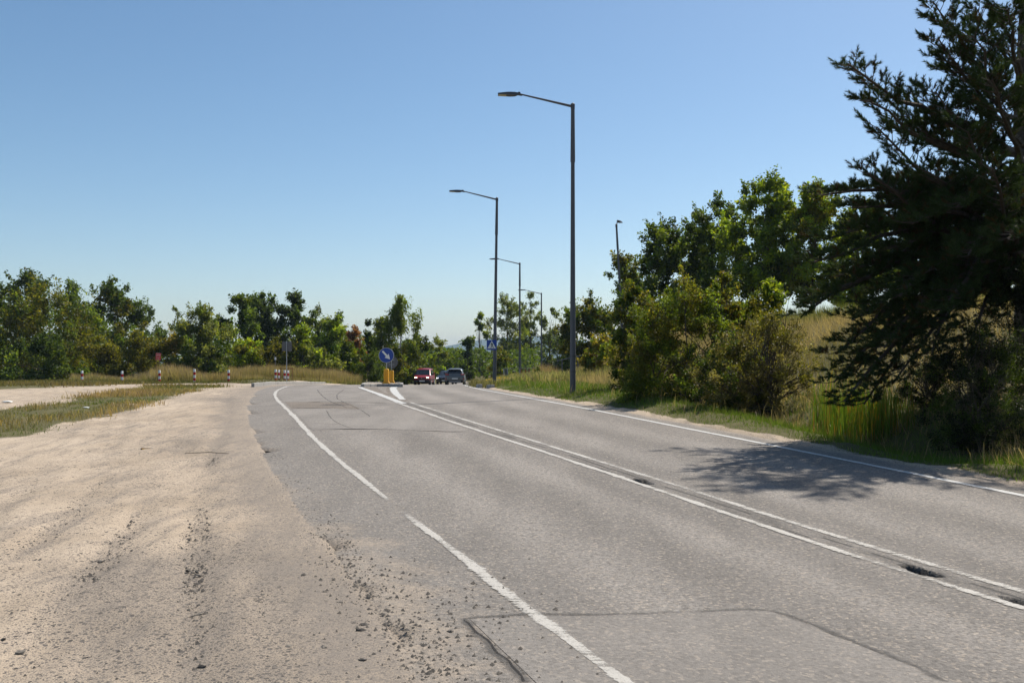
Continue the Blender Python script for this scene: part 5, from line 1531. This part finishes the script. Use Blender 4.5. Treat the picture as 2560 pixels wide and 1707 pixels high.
b_ = MB(); b_.tube([(-.16, 0, 0), (-.08, 0, .02), (.06, 0, .02), (.17, 0, .0)], [.012, .05, .05, .012], 8); b_.build("body", M['sign_black'], o, smooth=True)
for s in (-1, 1):
    MB().prism([(-.06, 0), (.07, 0), (.02, .42), (-.05, .40)], (0, 0, .03), (1, 0, 0), (0, s * .95, .28), (0, 0, .012)).build("wing", M['sign_black'], o)

# ------------------------------------------------------------------ cars
M['car_red'] = simple_mat("car_red", (.23, .012, .024), .3, .5, .1, .05, 2, .1)
M['car_grey'] = simple_mat("car_grey", (.12, .13, .135), .3, .5, .2, .05, 2, .08)
M['car_black'] = simple_mat("car_black", (.012, .013, .016), .22, .5, 0, .1, 2)
M['glass'] = simple_mat("car_glass", (.012, .015, .017), .06, .6, 0, .05)
M['rubber'] = simple_mat("rubber", (.018, .018, .018), .85, .2, 0, .2)
M['trim'] = simple_mat("black_trim", (.02, .02, .021), .6, .3, 0, .15)
M['alloy'] = simple_mat("alloy", (.42, .42, .43), .35, .5, .7, .1)
M['tail'] = simple_mat("tail_lamp_red", (.30, .012, .012), .25, .5, 0, .1)
M['plate'] = simple_mat("number_plate", (.66, .66, .64), .5, .4, 0, .06, 30)
M['head_lit'] = emit_mat("lit_headlight", (1.0, .80, .55), 5.0)
M['head_led'] = emit_mat("lit_led_headlight", (.95, .97, 1.0), 4.0)
M['head_off'] = simple_mat("headlight_glass", (.45, .46, .48), .15, .6, .2, .1)

def loft(stn, sect):
    """closed loft: stn list of parameters, sect(param) -> ring of points"""
    mb = MB(); rings = [sect(s) for s in stn]; n = len(rings[0]); vs = [p for r in rings for p in r]; fs = []
    for i in range(len(rings) - 1):
        for k in range(n): fs.append((i * n + k, i * n + (k + 1) % n, (i + 1) * n + (k + 1) % n, (i + 1) * n + k))
    fs.append(tuple(range(n))); fs.append(tuple((len(rings) - 1) * n + k for k in reversed(range(n))))
    return mb.add(vs, fs)

def car(label, loc, rz, c):
    """x forward; c: dict of measures"""
    root = empty("car", loc, rz); tag(root, label, "car", "cars on the road")
    paint = M[c['paint']]; Lh, W = c['L'] / 2, c['W'] / 2
    def low(s):
        x, zb, zt, hw = s
        pts = [(x, 0, zb), (x, hw * .80, zb), (x, hw * .96, zb + .10), (x, hw, zb + (zt - zb) * .45), (x, hw * .985, zb + (zt - zb) * .80), (x, hw * .93, zt - .01), (x, hw * .55, zt + c.get('crown', .02)), (x, 0, zt + c.get('crown', .02) * 1.3)]
        return pts + [(p[0], -p[1], p[2]) for p in pts[-2:0:-1]]
    body = loft(c['low'], low).build("body", paint, root, smooth=True)
    def cab(s):
        x, zb, zt, hb, ht = s
        pts = [(x, 0, zb), (x, hb, zb), (x, hb * .55 + ht * .45, zb + (zt - zb) * .5), (x, ht, zt - .05), (x, ht * .86, zt - .005), (x, 0, zt + .02)]
        return pts + [(p[0], -p[1], p[2]) for p in pts[-2:0:-1]]
    loft(c['cab'], cab).build("cabin", paint, root, smooth=True)
    # glass, slightly proud
    g = M['glass']
    for nm in ('windscreen', 'rear_window'):
        (x0, z0, w0), (x1, z1, w1) = c[nm]
        dx = .02 if nm == 'windscreen' else -.02
        MB().add([(x0 + dx, -w0, z0), (x0 + dx, w0, z0), (x1 + dx, w1, z1), (x1 + dx, -w1, z1), (x0 - dx, -w0, z0), (x0 - dx, w0, z0), (x1 - dx, w1, z1), (x1 - dx, -w1, z1)],
                 [(0, 1, 2, 3), (7, 6, 5, 4), (0, 4, 5, 1), (1, 5, 6, 2), (2, 6, 7, 3), (3, 7, 4, 0)]).build(nm, g, root)
    for s in (-1, 1):
        for pl in c['side']:
            pts = [(x, s * (y + .012), z) for x, y, z in pl]; n = len(pts)
            MB().add(pts + [(x, s * (y - .03), z) for x, y, z in pl], [tuple(range(n)), tuple(reversed(range(n, 2 * n)))] + [(k, (k + 1) % n, n + (k + 1) % n, n + k) for k in range(n)]).build("side_window", g, root)
        mx, my, mz = c['mirror']
        MB().box((mx, s * my, mz), (.14, .20, .15)).build("wing_mirror", M['trim'], root, bevel=.04)
        for wx in c['wheels']:
            t = MB().tube([(wx, s * (W - .21), c['R']), (wx, s * (W - .18), c['R']), (wx, s * (W - .02), c['R']), (wx, s * (W + .005), c['R'])], [c['R'] * .9, c['R'], c['R'], c['R'] * .92], 20)
            wh = t.build("wheel", M['rubber'], root, smooth=True)
            rm = MB().tube([(wx, s * (W + .0), c['R']), (wx, s * (W + .012), c['R'])], [c['R'] * .66, c['R'] * .60], 16)
            for k in range(5):
                a = k * 2 * math.pi / 5
                rm.box((wx + .3 * c['R'] * math.cos(a), s * (W + .012), c['R'] + .3 * c['R'] * math.sin(a)), (c['R'] * .55, .02, .05), ry=-a)
            rm.build("rim", M['alloy'], wh)
            MB().tube([(wx, s * (W - .16), c['R'] + .01), (wx, s * (W - .004), c['R'] + .01)], c['R'] * 1.16, 20).build("wheel_arch", M['trim'], root, smooth=True)
    for nm, mat, cc, dd in c['boxes']:
        MB().box(cc, dd).build(nm, M[mat], root, bevel=min(dd) * .25)
    return root

# red box-shaped hatchback, coming towards us with lit headlights
zc_ = lambda x, y: EYE - float(H_ROAD(y)) + .006
W = .79
car("small boxy red hatchback coming towards us with lit headlights", (px2x(1061, 90), 90, zc_(0, 90)), math.radians(-93), dict(
    paint='car_red', L=3.54, W=1.58, R=.29, crown=.02,
    low=[(-1.76, .36, .86, .70), (-1.70, .26, .94, .77), (-1.2, .22, .97, W), (0, .20, .95, W), (.95, .22, .96, W), (1.35, .24, .90, .775), (1.66, .27, .80, .74), (1.77, .34, .70, .66)],
    cab=[(-1.70, .92, 1.30, .70, .55), (-1.55, .92, 1.53, .73, .60), (-.4, .92, 1.58, .75, .62), (.35, .92, 1.54, .75, .61), (.55, .92, 1.47, .75, .60), (1.12, .92, .98, .74, .70)],
    windscreen=((1.13, .975, .67), (.58, 1.46, .565)), rear_window=((-1.72, .98, .60), (-1.60, 1.44, .52)),
    side=[[(-1.2, .745, .98), (-.35, .755, .98), (-.35, .69, 1.42), (-1.15, .675, 1.40)], [(-.25, .755, .98), (.95, .755, .98), (.45, .675, 1.42), (-.25, .69, 1.42)]],
    mirror=(.82, .90, 1.02), wheels=(-1.12, 1.14),
    boxes=[("front_bumper", 'trim', (1.72, 0, .40), (.16, 1.50, .26)), ("grille", 'trim', (1.755, 0, .66), (.08, .66, .15)), ("number_plate", 'plate', (1.82, .04, .43), (.02, .50, .105)),
           ("headlight", 'head_lit', (1.70, .53, .69), (.12, .25, .15)), ("headlight", 'head_lit', (1.70, -.53, .69), (.12, .25, .15)), ("badge", 'alloy', (1.80, 0, .67), (.01, .07, .06)),
           ("side_strip", 'trim', (0, .795, .52), (2.6, .02, .09)), ("side_strip", 'trim', (0, -.795, .52), (2.6, .02, .09)), ("rear_bumper", 'trim', (-1.72, 0, .42), (.14, 1.48, .28)),
           ("tail_light", 'tail', (-1.70, .68, 1.0), (.08, .12, .40)), ("tail_light", 'tail', (-1.70, -.68, 1.0), (.08, .12, .40)), ("door_handle", 'trim', (-.15, .80, .80), (.16, .02, .04))]))
# grey crossover driving away
W = .90
car("grey crossover car driving away from us, seen from behind", (px2x(1139, 88), 88, zc_(0, 88)), math.radians(91.5), dict(
    paint='car_grey', L=4.2, W=1.80, R=.34, crown=.03,
    low=[(-2.09, .42, .84, .72), (-2.03, .34, .98, .84), (-1.75, .27, 1.03, .90), (-1.2, .24, 1.03, .905), (0, .24, 1.0, .885), (1.2, .26, .98, .90), (1.7, .28, .90, .86), (2.0, .33, .80, .74), (2.1, .42, .70, .62)],
    cab=[(-1.98, .98, 1.10, .78, .66), (-1.72, .98, 1.42, .80, .62), (-1.55, .98, 1.50, .81, .60), (-.4, .98, 1.55, .82, .61), (.3, .98, 1.50, .82, .60), (1.25, .98, 1.02, .80, .72)],
    windscreen=((1.24, 1.02, .70), (.38, 1.47, .56)), rear_window=((-1.965, 1.13, .66), (-1.735, 1.40, .57)),
    side=[[(-1.35, .812, 1.06), (-.35, .825, 1.04), (-.35, .70, 1.43), (-1.2, .685, 1.38)], [(-.25, .825, 1.04), (.95, .825, 1.03), (.30, .69, 1.42), (-.25, .70, 1.43)]],
    mirror=(.72, 1.00, 1.08), wheels=(-1.28, 1.30),
    boxes=[("tail_light", 'tail', (-1.985, .69, 1.01), (.16, .34, .12)), ("tail_light", 'tail', (-1.985, -.69, 1.01), (.16, .34, .12)), ("number_plate", 'plate', (-2.115, 0, .64), (.02, .52, .11)), ("rear_bumper", 'trim', (-2.04, 0, .40), (.14, 1.42, .24)),
           ("diffuser", 'alloy', (-2.115, 0, .37), (.03, 1.1, .07)), ("reflector", 'tail', (-2.03, .76, .62), (.10, .10, .16)), ("reflector", 'tail', (-2.03, -.76, .62), (.10, .10, .16)),
           ("wiper", 'trim', (-1.965, .08, 1.16), (.03, .42, .03)), ("roof_fin", 'trim', (-1.15, 0, 1.585), (.20, .04, .06)), ("spoiler", 'car_grey', (-1.76, 0, 1.46), (.26, 1.10, .035)),
           ("grille", 'trim', (2.08, 0, .58), (.06, 1.0, .25)), ("headlight", 'head_off', (1.93, .62, .82), (.2, .26, .16)), ("headlight", 'head_off', (1.93, -.62, .82), (.2, .26, .16)), ("door_handle", 'alloy', (-.30, .90, .92), (.18, .02, .03)), ("door_handle", 'alloy', (-.30, -.90, .92), (.18, .02, .03))]))
# black saloon behind it
W = .91
car("black saloon with white headlights, half hidden behind the grey crossover", (px2x(1117, 103), 103, zc_(0, 103)), math.radians(-93), dict(
    paint='car_black', L=4.65, W=1.82, R=.33, crown=.03,
    low=[(-2.32, .40, .86, .74), (-2.2, .28, .96, .85), (-1.4, .22, .98, .90), (0, .20, .95, W), (1.1, .22, .92, W), (1.7, .24, .84, .88), (2.15, .27, .74, .80), (2.32, .36, .64, .68)],
    cab=[(-1.85, .92, .98, .76, .68), (-1.1, .92, 1.38, .80, .60), (-.3, .92, 1.44, .81, .60), (.3, .92, 1.40, .81, .59), (1.2, .92, .94, .79, .72)],
    windscreen=((1.21, .95, .69), (.36, 1.37, .55)), rear_window=((-1.87, .98, .62), (-1.15, 1.36, .53)),
    side=[[(-1.25, .80, .98), (-.30, .815, .97), (-.30, .70, 1.34), (-.95, .69, 1.30)], [(-.2, .815, .97), (.95, .81, .96), (.32, .68, 1.33), (-.2, .70, 1.34)]],
    mirror=(.72, 1.0, 1.02), wheels=(-1.40, 1.42),
    boxes=[("headlight", 'head_led', (2.17, .58, .66), (.14, .15, .09)), ("headlight", 'head_led', (2.12, .76, .67), (.14, .12, .09)), ("headlight", 'head_led', (2.17, -.58, .66), (.14, .15, .09)), ("headlight", 'head_led', (2.12, -.76, .67), (.14, .12, .09)),
           ("grille", 'trim', (2.30, 0, .56), (.06, .60, .22)), ("number_plate", 'plate', (2.345, 0, .42), (.02, .5, .11)), ("front_bumper", 'trim', (2.26, 0, .34), (.14, 1.4, .12)), ("tail_light", 'tail', (-2.26, .66, .82), (.1, .3, .12)), ("tail_light", 'tail', (-2.26, -.66, .82), (.1, .3, .12))]))

# ------------------------------------------------------------------ air
HAZE = True
if HAZE:
    m_, nt_, out_ = new_mat("haze")
    v_ = nt_.nodes.new("ShaderNodeVolumePrincipled")
    v_.inputs["Color"].default_value = (.62, .80, 1.0, 1); v_.inputs["Density"].default_value = .00014; v_.inputs["Anisotropy"].default_value = .0
    nt_.links.new(v_.outputs[0], out_.inputs["Volume"])
    hb_ = MB().box((0, 0, 0), (2, 2, 2)).build("haze", m_)
    hb_.scale = (5600, 3600, 75); hb_.location = (0, 2800, 62)
    tag(hb_, "thin pale air between the camera and the far hill", kind="stuff")
